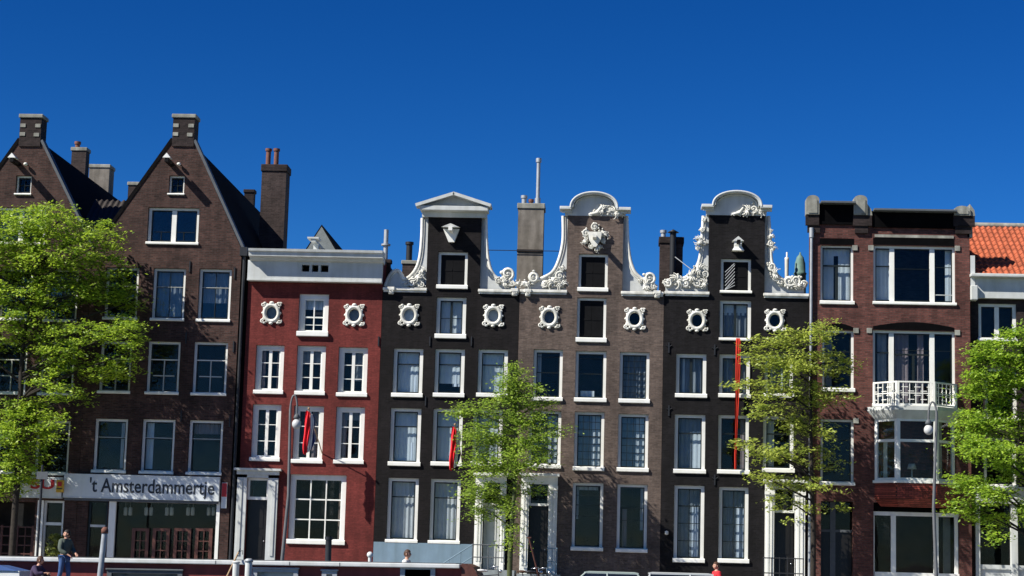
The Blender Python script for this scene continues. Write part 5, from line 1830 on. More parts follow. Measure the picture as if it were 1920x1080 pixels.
# real window openings in the cabin front
wins = [(205, 1068, 340, 1110, 'lead'), (478, 1068, 557, 1112, 'zinc'), (608, 1073, 630, 1100, 'zinc'), (755, 1066, 814, 1110, 'zinc')]
holes, recs = [], []
for (a, b, c, d, mm) in wins:
    X0, Z0, X1, Z1 = rect_xz((a, b, c, d), front)
    holes.append([(X0, Z0), (X1, Z0), (X1, Z1), (X0, Z1)])
    recs.append((X0, Z0, X1, Z1, mm))
cw = MB().prism([(x0 + 0.1, -0.468), (x1 - 0.05, -0.468), (x1 - 0.05, zc), (x0 + 0.1, zc)], front, front + 0.12, holes)
cw.box(x0 + 0.1, front + 0.122, -0.468, x0 + 0.22, yc1, zc)
cw.box(x1 - 0.17, front + 0.122, -0.468, x1 - 0.05, yc1, zc)
cw.box(x0 + 0.22, yc1 - 0.12, -0.468, x1 - 0.17, yc1, zc)
cw.build('cabin', 'boat_red', hb)
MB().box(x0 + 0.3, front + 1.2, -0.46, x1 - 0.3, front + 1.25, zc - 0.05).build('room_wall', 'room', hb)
for (X0, Z0, X1, Z1, mm) in recs:
    f = MB()
    w = 0.10
    f.box(X0 - 0.06, front - 0.06, Z0, X0 + w, front + 0.1, Z1)
    f.box(X1 - w, front - 0.06, Z0, X1 + 0.06, front + 0.1, Z1)
    f.box(X0 + w, front - 0.06, Z1 - w, X1 - w, front + 0.1, Z1)
    f.box(X0 + w, front - 0.06, Z0, X1 - w, front + 0.1, Z0 + w)
    f.bbox(X0 - 0.1, front - 0.12, Z1 + 0.002, X1 + 0.1, front - 0.001, Z1 + 0.06, 0.015)
    wo = f.build('window', mm, hb)
    MB().box(X0 + w, front + 0.02, Z0 + w, X1 - w, front + 0.028, Z1 - w).build('pane', 'glass', wo)
    MB().box(X0, front + 0.2, Z0, X1, front + 0.21, Z1).build('curtain', 'curtain_blue' if mm == 'zinc' else 'curtain_dim', wo)
rf = MB()
rf.bbox(x0 - 0.15, front - 0.22, zc + 0.002, x1 - 0.1, yc1 + 0.2, zt, 0.03)
# rounded end of the roof
er = MB()
er.add([], [])
prof = [(x1 - 0.098, zc + 0.002), (x1 + 0.35, zc - 0.25), (x1 + 0.55, zc - 0.7), (x1 + 0.45, zc - 0.7), (x1 + 0.25, zc - 0.3), (x1 - 0.098, zc - 0.1)]
rf.build('roof_edge', 'boat_white', hb)
MB().box(x0, front, zt + 0.002, x1 - 0.25, yc1 + 0.05, zt + 0.03).build('roof', 'roof_felt', hb)
MB().prism([(x1 - 0.045, -0.46), (x1 + 0.5, -0.46), (x1 + 0.5, zt - 0.35), (x1 + 0.35, zt - 0.08), (x1 + 0.1, zt + 0.02), (x1 - 0.045, zt + 0.02)], front - 0.1, yc1).build('end_cabin', 'wood', hb)
xq, zq = P(617, 1048, HY - 1.5)
MB().tube([(xq, HY - 1.5, zt), (xq, HY - 1.5, P(617, 1010, HY - 1.5)[1])], 0.11, 10).tube([(xq, HY - 1.5, P(617, 1014, HY - 1.5)[1]), (xq, HY - 1.5, P(617, 1008, HY - 1.5)[1])], 0.14, 10).build('stove_pipe', 'iron', hb)
xq, zq = P(695, 1055, HY - 2.5)
MB().tube([(xq, HY - 2.5, zt), (xq, HY - 2.5, P(695, 1041, HY - 2.5)[1])], 0.06, 8).ball((xq, HY - 2.5, P(695, 1043, HY - 2.5)[1]), 0.11).build('vent', 'boat_white', hb)
for px in (437, 570, 660):
    xq, zq = P(px, 1050, HY - 1)
    MB().box(xq - 0.015, front - 0.225, zc, xq + 0.015, front - 0.222, zt - 0.02).build('roof_seam', 'lead', hb)


hb.rotation_euler.y = -hb_tilt


def mooring_post(label, px, py_top, Y, r, m_, cap_m, lean=0.0, cap=0.06):
    x, z = P(px, py_top, Y)
    t = thing('mooring_post', label, 'post', (x, Y, -2.0), 'mooring posts beside the houseboat')
    MB().tube([(x - lean, Y, -2.0), (x, Y, z - cap)], r, 12).build('post', m_, t)
    MB().lathe([(r * 1.2, z - cap), (r * 1.2, z - cap * 0.4), (r * 0.6, z)], (x, Y, 0), 12).build('cap', cap_m, t)
    return t


PY_ = HY - 5.0
mooring_post('white round mooring post with a white cap before the houseboat, left of a twin', 443, 1052, PY_, 0.11, 'boat_white', 'boat_white')
mooring_post('white round mooring post with a grey cap, nearest the middle of the houseboat', 467, 1047, PY_ - 0.2, 0.12, 'boat_white', 'zinc', cap=0.12)
mooring_post('tall pale grey mooring pole with a pink brown top beside the standing man', 197, 988, PY_ - 0.3, 0.10, 'zinc', 'rust', 0.25, 0.22)
# boat hook leaning on the boat roof
a, b = V3(424, 1084, PY_ + 0.2), V3(447, 1036, front - 0.23)
d = (a - b).normalized()
a2 = a + d * 0.9
t = thing('boat_hook', 'long pale wooden boat hook leaning against the white roof edge', 'boat hook', tuple(a2))
MB().tube([tuple(a2), tuple(b)], 0.03, 8).build('shaft', 'wood_pale', t)
MB().tube([tuple(b), tuple(b - d * 0.2)], 0.02, 6).tube([tuple(b - d * 0.05), tuple(b - d * 0.1 + Vector((0.12, 0, 0))), tuple(b - d * 0.0 + Vector((0.14, 0, -0.06)))], 0.014, 6).build('hook', 'iron', t)


def open_boat(name, label, x0, x1, y0, y1, z_deck, m_hull, cat='boat'):
    t = thing(name, label, cat, ((x0 + x1) / 2, (y0 + y1) / 2, -1.25))
    ym = (y0 + y1) / 2
    hp = [(x0, ym), (x0 + 0.9, y0 + 0.1), (x1 - 0.6, y0), (x1, y0 + 0.5), (x1, y1 - 0.5), (x1 - 0.6, y1), (x0 + 0.9, y1 - 0.1)]
    hl = [(x0 + 0.5, ym), (x0 + 1.2, y0 + 0.35), (x1 - 0.7, y0 + 0.25), (x1 - 0.15, y0 + 0.6), (x1 - 0.15, y1 - 0.6), (x1 - 0.7, y1 - 0.25), (x0 + 1.2, y1 - 0.35)]
    MB().plan(hl, -1.8, z_deck - 0.1, hp).build('hull', m_hull, t)
    MB().plan(hp, z_deck - 0.098, z_deck).build('deck', 'wood_pale', t)
    return t


# ================================================================== bicycles and the barge that carries them
def make_bike(label, frame_m, loc, rz, seat_m='iron', fender_m='iron'):
    t = thing('bicycle', label, 'bicycle', (0, 0, 0), 'bicycles')

    def ring(mb, cx, cz, r, w, n=24):
        mb.tube([(cx + r * math.cos(2 * PI * k / n), 0, cz + r * math.sin(2 * PI * k / n)) for k in range(n + 1)], w, 6, False)
    for cx in (-0.52, 0.55):
        w = MB()
        ring(w, cx, 0.35, 0.32, 0.012)
        for k in range(10):
            a = 2 * PI * k / 10
            w.tube([(cx, 0.02 * (-1) ** k, 0.35), (cx + 0.315 * math.cos(a), 0, 0.35 + 0.315 * math.sin(a))], 0.003, 3, False)
        w.tube([(cx, -0.05, 0.35), (cx, 0.05, 0.35)], 0.025, 8)
        wh = w.build('wheel', 'steel', t)
        ty = MB()
        ring(ty, cx, 0.35, 0.345, 0.022)
        ty.build('tyre', 'tyre', wh)
        fe = MB()
        fe.tube([(cx + 0.385 * math.cos(a), 0, 0.35 + 0.385 * math.sin(a)) for a in [R(20 + 150 * k / 12) for k in range(13)]], 0.028, 6)
        fe.build('mudguard', fender_m, t)
    f = MB()
    f.tube([(-0.52, 0.05, 0.35), (-0.05, 0.0, 0.32), (0.42, 0, 0.78)], 0.018, 8)
    f.tube([(-0.05, 0, 0.32), (-0.17, 0, 0.88)], 0.018, 8)
    f.tube([(-0.15, 0, 0.78), (0.40, 0, 0.86)], 0.018, 8)
    f.tube([(-0.52, -0.05, 0.35), (-0.16, 0, 0.8)], 0.012, 6)
    f.tube([(0.55, 0.05, 0.35), (0.44, 0.02, 0.75), (0.38, 0, 0.98)], 0.018, 8)
    f.build('frame', frame_m, t)
    h = MB()
    h.tube([(0.38, 0, 0.97), (0.36, 0, 1.12)], 0.015, 6)
    h.tube([(0.16, -0.28, 1.08), (0.30, -0.27, 1.13), (0.37, -0.1, 1.12), (0.37, 0.1, 1.12), (0.30, 0.27, 1.13), (0.16, 0.28, 1.08)], 0.014, 6)
    h.ball((0.47, 0, 0.98), 0.06)
    h.build('handlebar', 'chrome', t)
    s = MB()
    s.ball((-0.21, 0, 0.96), 0.16, 0.10, 0.05, 12, 8)
    s.ball((-0.07, 0, 0.96), 0.10, 0.045, 0.04, 10, 6)
    s.tube([(-0.17, 0, 0.86), (-0.19, 0, 0.94)], 0.014, 6)
    s.build('saddle', seat_m, t)
    c = MB()
    c.tube([(-0.05, -0.03, 0.32), (-0.05, 0.03, 0.32)], 0.09, 12)
    c.tube([(-0.05, 0.06, 0.32), (0.06, 0.06, 0.2)], 0.012, 5)
    c.tube([(-0.05, -0.06, 0.32), (-0.16, -0.06, 0.44)], 0.012, 5)
    c.box(0.02, 0.06, 0.185, 0.12, 0.14, 0.205)
    c.build('crank', 'iron', t)
    b = MB()
    b.box(-0.80, -0.06, 0.72, -0.35, 0.06, 0.74)
    b.tube([(-0.52, 0.06, 0.36), (-0.6, 0.06, 0.72)], 0.008, 4)
    b.build('carrier', 'iron', t)
    t.location = loc
    t.rotation_euler = (0, R(2), rz)
    return t


BYY = -14.0
xq0, xq1 = P(905, 1080, BYY)[0], P(1040, 1080, BYY)[0]
barge = open_boat('barge', 'flat work barge carrying bicycles beside the end of the houseboat', xq0 - 1.4, xq1 + 0.8, BYY - 1.3, BYY + 1.1, 0.66, 'boat_dark', 'barge')
bx1 = P(1003, 1070, BYY)[0]
make_bike('bicycle with a white front mudguard beneath the slanting brown oar', 'iron', (bx1, BYY, 0.66), R(12), 'iron', 'white')
make_bike('dark bicycle leaning behind the one with the white mudguard', 'iron', (bx1 - 0.3, BYY + 0.55, 0.66), R(-8), 'hair_red', 'iron')
make_bike('bicycle with pale handlebars left of the young tree trunk', 'steel', (P(925, 1070, BYY)[0] - 0.25, BYY + 0.2, 0.66), R(20), 'white_top', 'iron')
a, b = V3(1004, 1056, BYY + 0.3), V3(992, 1008, BYY + 0.1)
d = (a - b).normalized()
base = a + d * ((a.z - 0.66) / -d.z)
t = thing('oar', 'red brown wooden oar standing up at a slant among the bicycles', 'oar', tuple(base))
MB().tube([tuple(base), tuple(b)], 0.035, 8).build('shaft', 'wood', t)
bl = MB()
e = b - d * 0.0
bl.bbox(b.x - 0.075, b.y - 0.02, b.z - 0.03, b.x + 0.075, b.y + 0.02, b.z + 0.02, 0.01)
bl.build('grip', 'wood', t)

x, z = P(1628, 1070, -0.35)
MB_step = MB().bbox(bx(1608, 1080) - 0.3, -0.9, 0.0, bx(1660, 1080), -0.09, 0.36, 0.02).build('step', 'step_stone', h6.root)
make_bike('bicycle with a pale saddle leaning by the brick pier of the bay window house', 'iron', (x + 0.15, -0.42, 0.36), R(4), 'white_top', 'iron')


# ================================================================== cars
def make_car(label, paint, loc, rz, roof_h, L=4.1, W=1.66, rack=False, boxy=0.0):
    t = thing('parked_car', label, 'car', (0, 0, 0), 'cars parked along the quay')
    h = L / 2
    zb, zh, zr = 0.22, roof_h * 0.62, roof_h
    # side profile, nose towards -x
    low = [(-h, zb + 0.12), (-h + 0.05, zb), (h - 0.08, zb), (h, zb + 0.15), (h - 0.02, zh - 0.12), (h - 0.15, zh), (-h * 0.42, zh), (-h + 0.25, zh - 0.14), (-h + 0.03, zh - 0.28)]
    vs = []
    n = len(low)
    wy = W / 2
    for (yy, ins) in ((-wy, 0.05), (-wy + 0.08, 0.0), (wy - 0.08, 0.0), (wy, 0.05)):
        cx, cz = 0, (zb + zh) / 2
        vs += [(x * (1 - ins * 0.5), yy, cz + (z - cz) * (1 - ins * 1.6)) for x, z in low]
    fs = []
    for j in range(3):
        for i in range(n):
            i2 = (i + 1) % n
            fs.append((j * n + i, j * n + i2, (j + 1) * n + i2, (j + 1) * n + i))
    fs += [tuple(range(n)), tuple(range(3 * n, 4 * n))[::-1]]
    MB().add(vs, fs).build('body', paint, t)
    # cabin: glass house and roof
    rx0, rx1 = -h * 0.20, h * (0.70 + 0.2 * boxy)
    gx0, gx1 = -h * 0.50, h * (0.93 + 0.03 * boxy)
    g = MB().plan([(gx0 + 0.04, -wy + 0.07), (gx1 - 0.03, -wy + 0.07), (gx1 - 0.03, wy - 0.07), (gx0 + 0.04, wy - 0.07)], zh + 0.002, zr - 0.06, [(rx0, -wy + 0.2), (rx1, -wy + 0.2), (rx1, wy - 0.2), (rx0, wy - 0.2)])
    g.build('windows', 'car_glass', t)
    r = MB()
    rp = [(rx0 - 0.07, -wy + 0.19), (rx1 + 0.06, -wy + 0.19), (rx1 + 0.06, wy - 0.19), (rx0 - 0.07, wy - 0.19)]
    ri = [(rx0 + 0.12, -wy + 0.32), (rx1 - 0.10, -wy + 0.32), (rx1 - 0.10, wy - 0.32), (rx0 + 0.12, wy - 0.32)]
    r.plan(rp, zr - 0.085, zr - 0.03)
    r.plan(rp, zr - 0.029, zr, ri)
    for s in (-1, 1):
        for (xb_, xt) in ((gx0, rx0), (h * 0.18, h * 0.18), (gx1 - 0.05, rx1)):
            r.tube([(xb_, s * (wy - 0.06), zh), (xt, s * (wy - 0.2), zr - 0.06)], 0.035, 6)
    r.build('roof', paint, t)
    for s in (-1, 1):
        for xw in (-h * 0.62, h * 0.6):
            wm_ = MB().tube([(xw, s * (wy - 0.17), 0.31), (xw, s * (wy + 0.01), 0.31)], 0.31, 20).build('wheel', 'tyre', t)
            MB().tube([(xw, s * (wy + 0.005), 0.31), (xw, s * (wy + 0.022), 0.31)], 0.19, 16).build('rim', 'chrome', wm_)
        MB().ball((-h + 0.04, s * (wy - 0.28), zh - 0.32), 0.04, 0.14, 0.08).build('headlight', 'lamp_globe', t)
        MB().box(h - 0.03, s * (wy - 0.35), zh - 0.35, h + 0.012, s * (wy - 0.1), zh - 0.2).build('tail_light', 'sign_red', t)
        MB().ball((gx0 + 0.25, s * (wy + 0.06), zh + 0.07), 0.05, 0.09, 0.06).build('mirror', 'iron', t)
    MB().bbox(-h - 0.06, -wy + 0.05, zb + 0.08, -h + 0.06, wy - 0.05, zb + 0.22, 0.02).build('bumper', 'iron', t)
    MB().bbox(h - 0.06, -wy + 0.05, zb + 0.08, h + 0.06, wy - 0.05, zb + 0.22, 0.02).build('bumper', 'iron', t)
    t.location = loc
    t.rotation_euler = (0, 0, rz)
    return t


CY = -6.0
x, z = P(1120, 1071, CY)
make_car('pale grey green car parked before the taupe house', 'car_green', (x, CY, 0.0), R(0), z, 4.3)
x, z = P(1322, 1075, CY)
make_car('pale grey flat roofed car parked before the second black house', 'car_grey', (x - 0.2, CY, 0.0), R(180), z, 4.2, boxy=1.0)

# blue canvas covered motorboat at the left
MY = -15.5
x1_, zt_ = P(52, 1061, MY)
t = thing('motorboat', 'small white motorboat under a blue canvas cover at the left edge', 'boat', (x1_ - 2.0, MY, -1.25))
MB().plan([(x1_ - 4.6, MY - 0.5), (x1_ - 4.2, MY - 0.8), (x1_ + 0.1, MY - 0.8), (x1_ + 1.2, MY), (x1_ + 0.1, MY + 0.8), (x1_ - 4.2, MY + 0.8), (x1_ - 4.6, MY + 0.5)], -1.7, -0.3,
          [(x1_ - 4.8, MY - 0.6), (x1_ - 4.3, MY - 1.1), (x1_ + 0.2, MY - 1.1), (x1_ + 1.7, MY), (x1_ + 0.2, MY + 1.1), (x1_ - 4.3, MY + 1.1), (x1_ - 4.8, MY + 0.6)]).build('hull', 'boat_white', t)
zc_ = P(30, 1070, MY)[1]
MB().plan([(x1_ - 3.8, MY - 0.9), (x1_ + 0.1, MY - 0.9), (x1_ + 0.1, MY + 0.9), (x1_ - 3.8, MY + 0.9)], -0.298, zc_, [(x1_ - 3.5, MY - 0.7), (x1_ - 0.05, MY - 0.75), (x1_ - 0.05, MY + 0.75), (x1_ - 3.5, MY + 0.7)]).build('cabin', 'boat_white', t)
MB().plan([(x1_ - 3.6, MY - 0.8), (x1_ - 0.1, MY - 0.8), (x1_ - 0.1, MY + 0.8), (x1_ - 3.6, MY + 0.8)], zc_ + 0.002, zt_, [(x1_ - 3.2, MY - 0.5), (x1_ - 0.8, MY - 0.5), (x1_ - 0.8, MY + 0.5), (x1_ - 3.2, MY + 0.5)]).build('canvas_cover', 'canvas_blue', t)


# ================================================================== people
def skin_mesh(joints, edges, radii, root, name, m_, parent, sub=1):
    """joints: name -> xyz; one smooth skin over the whole skeleton"""
    names = list(joints)
    me = bpy.data.meshes.new('tmp')
    me.from_pydata([joints[n] for n in names], [(names.index(a), names.index(b)) for a, b in edges], [])
    o = bpy.data.objects.new('tmp', me)
    COL.objects.link(o)
    sk = o.modifiers.new('s', 'SKIN')
    sk.use_smooth_shade = True
    sv = me.skin_vertices[0].data
    for i, n in enumerate(names):
        r = radii[n]
        sv[i].radius = r if isinstance(r, tuple) else (r, r)
        sv[i].use_root = (n == root)
    ss = o.modifiers.new('b', 'SUBSURF')
    ss.levels = sub
    ss.render_levels = sub
    dg = bpy.context.evaluated_depsgraph_get()
    res = bpy.data.meshes.new_from_object(o.evaluated_get(dg))
    bpy.data.objects.remove(o)
    res.name = name
    ob = bpy.data.objects.new(name, res)
    COL.objects.link(ob)
    res.materials.clear()
    res.materials.append(MT[m_])
    res.polygons.foreach_set('use_smooth', [True] * len(res.polygons))
    ob.parent = parent
    ORG[ob.name] = ORG[parent.name]
    return ob


def person(label, loc, rz, pose, top='jacket', legs='jeans', hair='hair', head_yaw=0.0, scale=1.0, group='people on the boats and quay'):
    """local frame: facing -y, feet at z=0; pose gives joint positions"""
    t = thing('person', label, 'person', (0, 0, 0), group)
    J = dict(pelvis=(0, 0, 0.95), waist=(0, 0, 1.10), chest=(0, 0.0, 1.32), neck=(0, 0, 1.49), head0=(0, -0.01, 1.58),
             hipL=(0.09, 0, 0.92), kneeL=(0.10, -0.02, 0.50), ankL=(0.10, 0.02, 0.09), toeL=(0.11, -0.16, 0.04),
             hipR=(-0.09, 0, 0.92), kneeR=(-0.10, -0.02, 0.50), ankR=(-0.10, 0.02, 0.09), toeR=(-0.11, -0.16, 0.04),
             shL=(0.18, 0, 1.42), elL=(0.24, 0.02, 1.14), wrL=(0.25, -0.06, 0.90),
             shR=(-0.18, 0, 1.42), elR=(-0.24, 0.02, 1.14), wrR=(-0.25, -0.06, 0.90))
    J.update(pose)
    E_ = [('pelvis', 'waist'), ('waist', 'chest'), ('chest', 'neck'), ('neck', 'head0')]
    rad = dict(pelvis=(0.125, 0.10), waist=(0.12, 0.09), chest=(0.145, 0.105), neck=0.055, head0=0.06)
    for s in 'LR':
        E_ += [('pelvis', 'hip' + s), ('hip' + s, 'knee' + s), ('knee' + s, 'ank' + s), ('ank' + s, 'toe' + s), ('chest', 'sh' + s), ('sh' + s, 'el' + s), ('el' + s, 'wr' + s)]
        rad.update({'hip' + s: 0.085, 'knee' + s: 0.058, 'ank' + s: 0.04, 'toe' + s: 0.03, 'sh' + s: 0.06, 'el' + s: 0.043, 'wr' + s: 0.028})
        w, e = Vector(J['wr' + s]), Vector(J['el' + s])
        d = (w - e).normalized()
        sd_ = d.cross(Vector((0, 0, 1)))
        if sd_.length < 0.1:
            sd_ = Vector((0, 1, 0))
        sd_.normalize()
        up = sd_.cross(d)
        palm = w + d * 0.075
        J['palm' + s] = tuple(palm)
        rad['palm' + s] = (0.036, 0.022)
        E_.append(('wr' + s, 'palm' + s))
        for k, (off, ln_) in enumerate(((-0.03, 0.07), (-0.01, 0.08), (0.01, 0.075), (0.03, 0.06))):
            a = palm + sd_ * off + d * 0.03
            b = a + d * ln_ * 0.55 - up * 0.012
            c = b + d * ln_ * 0.35 - up * 0.03
            for nm, p, r in (('a', a, 0.0095), ('b', b, 0.009), ('c', c, 0.0075)):
                J[f'f{k}{nm}{s}'] = tuple(p)
                rad[f'f{k}{nm}{s}'] = r
            E_ += [('palm' + s, f'f{k}a{s}'), (f'f{k}a{s}', f'f{k}b{s}'), (f'f{k}b{s}', f'f{k}c{s}')]
        a = w + d * 0.04 + sd_ * -0.04
        b = a + d * 0.04 - sd_ * 0.02 - up * 0.015
        J['tha' + s], J['thb' + s] = tuple(a), tuple(b)
        rad['tha' + s], rad['thb' + s] = 0.012, 0.009
        E_ += [('wr' + s, 'tha' + s), ('tha' + s, 'thb' + s)]
    body = skin_mesh(J, E_, rad, 'pelvis', 'body', 'skin', t)
    # head: skull, jaw, nose, ears turned on the neck, joined into the body mesh
    hc = Vector(J['head0']) + Vector((0, -0.012, 0.065))
    q = Matrix.Rotation(head_yaw, 4, 'Z')
    hm = MB()

    def hp(x, y, z):
        return hc + q @ Vector((x, y, z))
    bm = bmesh.new()
    bmesh.ops.create_uvsphere(bm, u_segments=18, v_segments=14, radius=1)
    for v in bm.verts:
        x, y, z = v.co
        wv = 0.078 * (1 - 0.18 * max(0, -z))
        yy = y * 0.098 - (0.012 if z < -0.2 and y < 0 else 0)
        if y < -0.55 and -0.35 < z < 0.25 and abs(x) > 0.2:
            yy += 0.010                                     # eye sockets
        if y < -0.5 and -0.75 < z < -0.5:
            yy += 0.006                                     # mouth
        v.co = hp(x * wv, yy, z * 0.118)
    hm.bm(bm, True)
    hm.add([hp(-0.014, -0.094, 0.02), hp(0.014, -0.094, 0.02), hp(-0.018, -0.096, -0.03), hp(0.018, -0.096, -0.03), hp(0, -0.122, -0.026), hp(0, -0.102, 0.025)],
           [(0, 5, 4, 2), (5, 1, 3, 4), (2, 4, 3), (0, 1, 5)], True)
    for s in (-1, 1):
        c = hp(s * 0.08, 0.01, -0.01)
        hm.ball(c, 0.014, 0.022, 0.034, 8, 6)
    tmp = hm.build('tmp_head', 'skin')
    bm = bmesh.new()
    bm.from_mesh(body.data)
    bm.from_mesh(tmp.data)
    bm.to_mesh(body.data)
    bm.free()
    bpy.data.objects.remove(tmp)
    body.data.polygons.foreach_set('use_smooth', [True] * len(body.data.polygons))
    ey = MB()
    for s in (-1, 1):
        ey.ball(hp(s * 0.031, -0.082, 0.008), 0.011, 0.009, 0.009, 8, 6)
    ey.build('eyes', 'iron', t)
    # hair cap with an uneven hem
    bm = bmesh.new()
    bmesh.ops.create_uvsphere(bm, u_segments=20, v_segments=14, radius=1)
    kill = [v for v in bm.verts if (v.co.z < 0.35 and v.co.y < -0.35) or v.co.z < -0.45]
    bmesh.ops.delete(bm, geom=kill, context='VERTS')
    for v in bm.verts:
        k = 1 + 0.05 * noise.noise(v.co * 3.1)
        v.co = hp(v.co.x * 0.089 * k, v.co.y * 0.108 * k + 0.004, v.co.z * 0.128 * k + 0.004)
    MB().bm(bm, True).build('hair', hair, t)
    # clothes follow the limbs
    def sub(names, grow, cut=None):
        r = {}
        for n in names:
            a = rad[n]
            r[n] = (a[0] + grow, a[1] + grow) if isinstance(a, tuple) else a + grow
        return {n: J[n] for n in names}, [e for e in E_ if e[0] in names and e[1] in names], r
    names = ['pelvis', 'waist', 'chest', 'shL', 'elL', 'shR', 'elR', 'cuffL', 'cuffR', 'collar']
    for s in 'LR':
        J['cuff' + s] = tuple(Vector(J['el' + s]).lerp(Vector(J['wr' + s]), 0.92))
        rad['cuff' + s] = 0.034
        J['hem' + s] = tuple(Vector(J['hip' + s]).lerp(Vector(J['knee' + s]), 0.12))
        rad['hem' + s] = 0.10
        E_.append(('el' + s, 'cuff' + s))
        E_.append(('pelvis', 'hem' + s))
    J['collar'] = tuple(Vector(J['chest']).lerp(Vector(J['neck']), 0.85))
    rad['collar'] = 0.06
    E_.append(('chest', 'collar'))
    j, e, r = sub(names, 0.034)
    skin_mesh(j, e, r, 'pelvis', 'jacket', top, t)
    for s in 'LR':
        J['trs' + s] = tuple(Vector(J['knee' + s]).lerp(Vector(J['ank' + s]), 0.95))
        rad['trs' + s] = 0.048
        E_.append(('knee' + s, 'trs' + s))
    j, e, r = sub(['pelvis', 'hipL', 'kneeL', 'trsL', 'hipR', 'kneeR', 'trsR'], 0.014)
    skin_mesh(j, e, r, 'pelvis', 'trousers', legs, t)
    for s in 'LR':
        a, b = Vector(J['ank' + s]), Vector(J['toe' + s])
        sh_ = MB()
        d = (b - a)
        d.z = 0
        d.normalize()
        m0 = Vector((a.x, a.y, b.z)) - d * 0.05
        sh_.tube([tuple(m0 + Vector((0, 0, 0.03))), tuple(m0 + d * 0.1 + Vector((0, 0, 0.03))), tuple(m0 + d * 0.24 + Vector((0, 0, 0.01)))], [0.05, 0.052, 0.04], 10)
        sh_.ball(tuple(m0 + d * 0.25 + Vector((0, 0, 0.01))), 0.045, 0.05, 0.035)
        sh_.build('shoe', 'shoe', t)
    t.location = loc
    t.rotation_euler = (0, 0, rz)
    t.scale = (scale,) * 3
    return t


PYY = -23.0
x, z = P(124, 993, PYY)
z_deck = z - 1.76
wb_ = open_boat('work_boat', 'small open work boat in front of the houseboat where the man stands', x - 2.6, x + 2.0, PYY - 1.0, PYY + 1.0, z_deck, 'boat_dark')
person('man in a grey green jacket and blue jeans standing before the houseboat holding a rope', (x, PYY, z_deck), R(62),
       dict(hipL=(0.09, 0, 0.92), kneeL=(0.10, -0.10, 0.50), ankL=(0.12, -0.06, 0.09), toeL=(0.13, -0.24, 0.04),
            kneeR=(-0.10, 0.03, 0.50), ankR=(-0.11, 0.16, 0.09), toeR=(-0.12, -0.02, 0.04), neck=(0, -0.02, 1.48), head0=(0, -0.04, 1.57),
            elL=(0.27, -0.06, 1.16), wrL=(0.16, -0.28, 1.06), elR=(-0.26, -0.04, 1.15), wrR=(-0.14, -0.26, 1.02)), head_yaw=R(-130))
x2, z2 = P(66, 1056, PYY)
person('person in a dark purple jacket sitting low on the boat left of the standing man', (x2 + 0.1, PYY - 0.1, z_deck), R(75),
       dict(pelvis=(0, 0.12, 0.18), waist=(0, 0.08, 0.32), chest=(0, 0.0, 0.52), neck=(0, -0.06, 0.68), head0=(0, -0.08, 0.77),
            hipL=(0.10, 0.10, 0.17), kneeL=(0.17, -0.28, 0.42), ankL=(0.14, -0.42, 0.09), toeL=(0.14, -0.60, 0.04),
            hipR=(-0.10, 0.10, 0.17), kneeR=(-0.17, -0.28, 0.42), ankR=(-0.14, -0.42, 0.09), toeR=(-0.14, -0.60, 0.04),
            shL=(0.18, 0.0, 0.61), elL=(0.25, -0.16, 0.42), wrL=(0.10, -0.32, 0.44), shR=(-0.18, 0.0, 0.61), elR=(-0.25, -0.16, 0.42), wrR=(-0.10, -0.32, 0.46)),
       top='purple', legs='dark_cloth', hair='hair_red', head_yaw=R(20))
x3, z3 = P(763, 1031, -7.5)
person('person with brown hair on the quay, only the head showing above the houseboat roof', (x3, -7.5, 0.0), R(80), {}, top='white_top', legs='dark_cloth', hair='hair_red', scale=(z3 - 0.0) / 1.76)
x4, z4 = P(1344, 1054, -4.2)
person('person in a red and white top walking on the street before the second black house', (x4, -4.2, 0.0), R(-70),
       dict(kneeL=(0.10, -0.14, 0.50), ankL=(0.10, -0.18, 0.09), toeL=(0.11, -0.36, 0.05), kneeR=(-0.10, 0.05, 0.50), ankR=(-0.10, 0.26, 0.11), toeR=(-0.11, 0.10, 0.05)),
       top='red_top', legs='dark_cloth', hair='hair_red', scale=(z4 - 0.0) / 1.76)

# plant in the left shop window
x, z = P(98, 1036, -0.45)
t = thing('potted_plant', 'leafy yellow green plant in a pot before the left shop window', 'plant', (x, -0.45, 0.12))
MB().lathe([(0.2, 0.12), (0.28, 0.6), (0.31, 0.62), (0.31, 0.68), (0.26, 0.68)], (x, -0.45, 0), 14).build('pot', 'terracotta', t)
rnd = random.Random(5)
pm = MB()
for k in range(420):
    a, q = rnd.random() * 6.28, rnd.random() ** 0.6
    hz = rnd.random()
    c = Vector((x + 0.48 * q * math.cos(a) * (1 - 0.35 * hz) + 0.12 * hz, -0.45 + 0.4 * q * math.sin(a) * (1 - 0.4 * hz), 0.72 + (P(105, 1002, -0.45)[1] - 0.72) * hz))
    d = Vector((rnd.gauss(0, 1), rnd.gauss(0, 1), rnd.gauss(0, 0.6))).normalized() * 0.10
    e_ = d.cross(Vector((rnd.gauss(0, 1), rnd.gauss(0, 1), rnd.gauss(0, 1)))).normalized() * 0.045
    pm.add([c - d, c + e_, c + d, c - e_], [(0, 1, 2, 3)])
pm.build('foliage', 'plant', t)
st_ = MB()
for k in range(6):
    a = k * 1.05
    st_.tube([(x, -0.45, 0.66), (x + 0.12 * math.cos(a), -0.45 + 0.12 * math.sin(a), 1.1), (x + 0.25 * math.cos(a), -0.45 + 0.22 * math.sin(a), 1.7)], 0.012, 5)
st_.build('stem', 'bark_green', t)


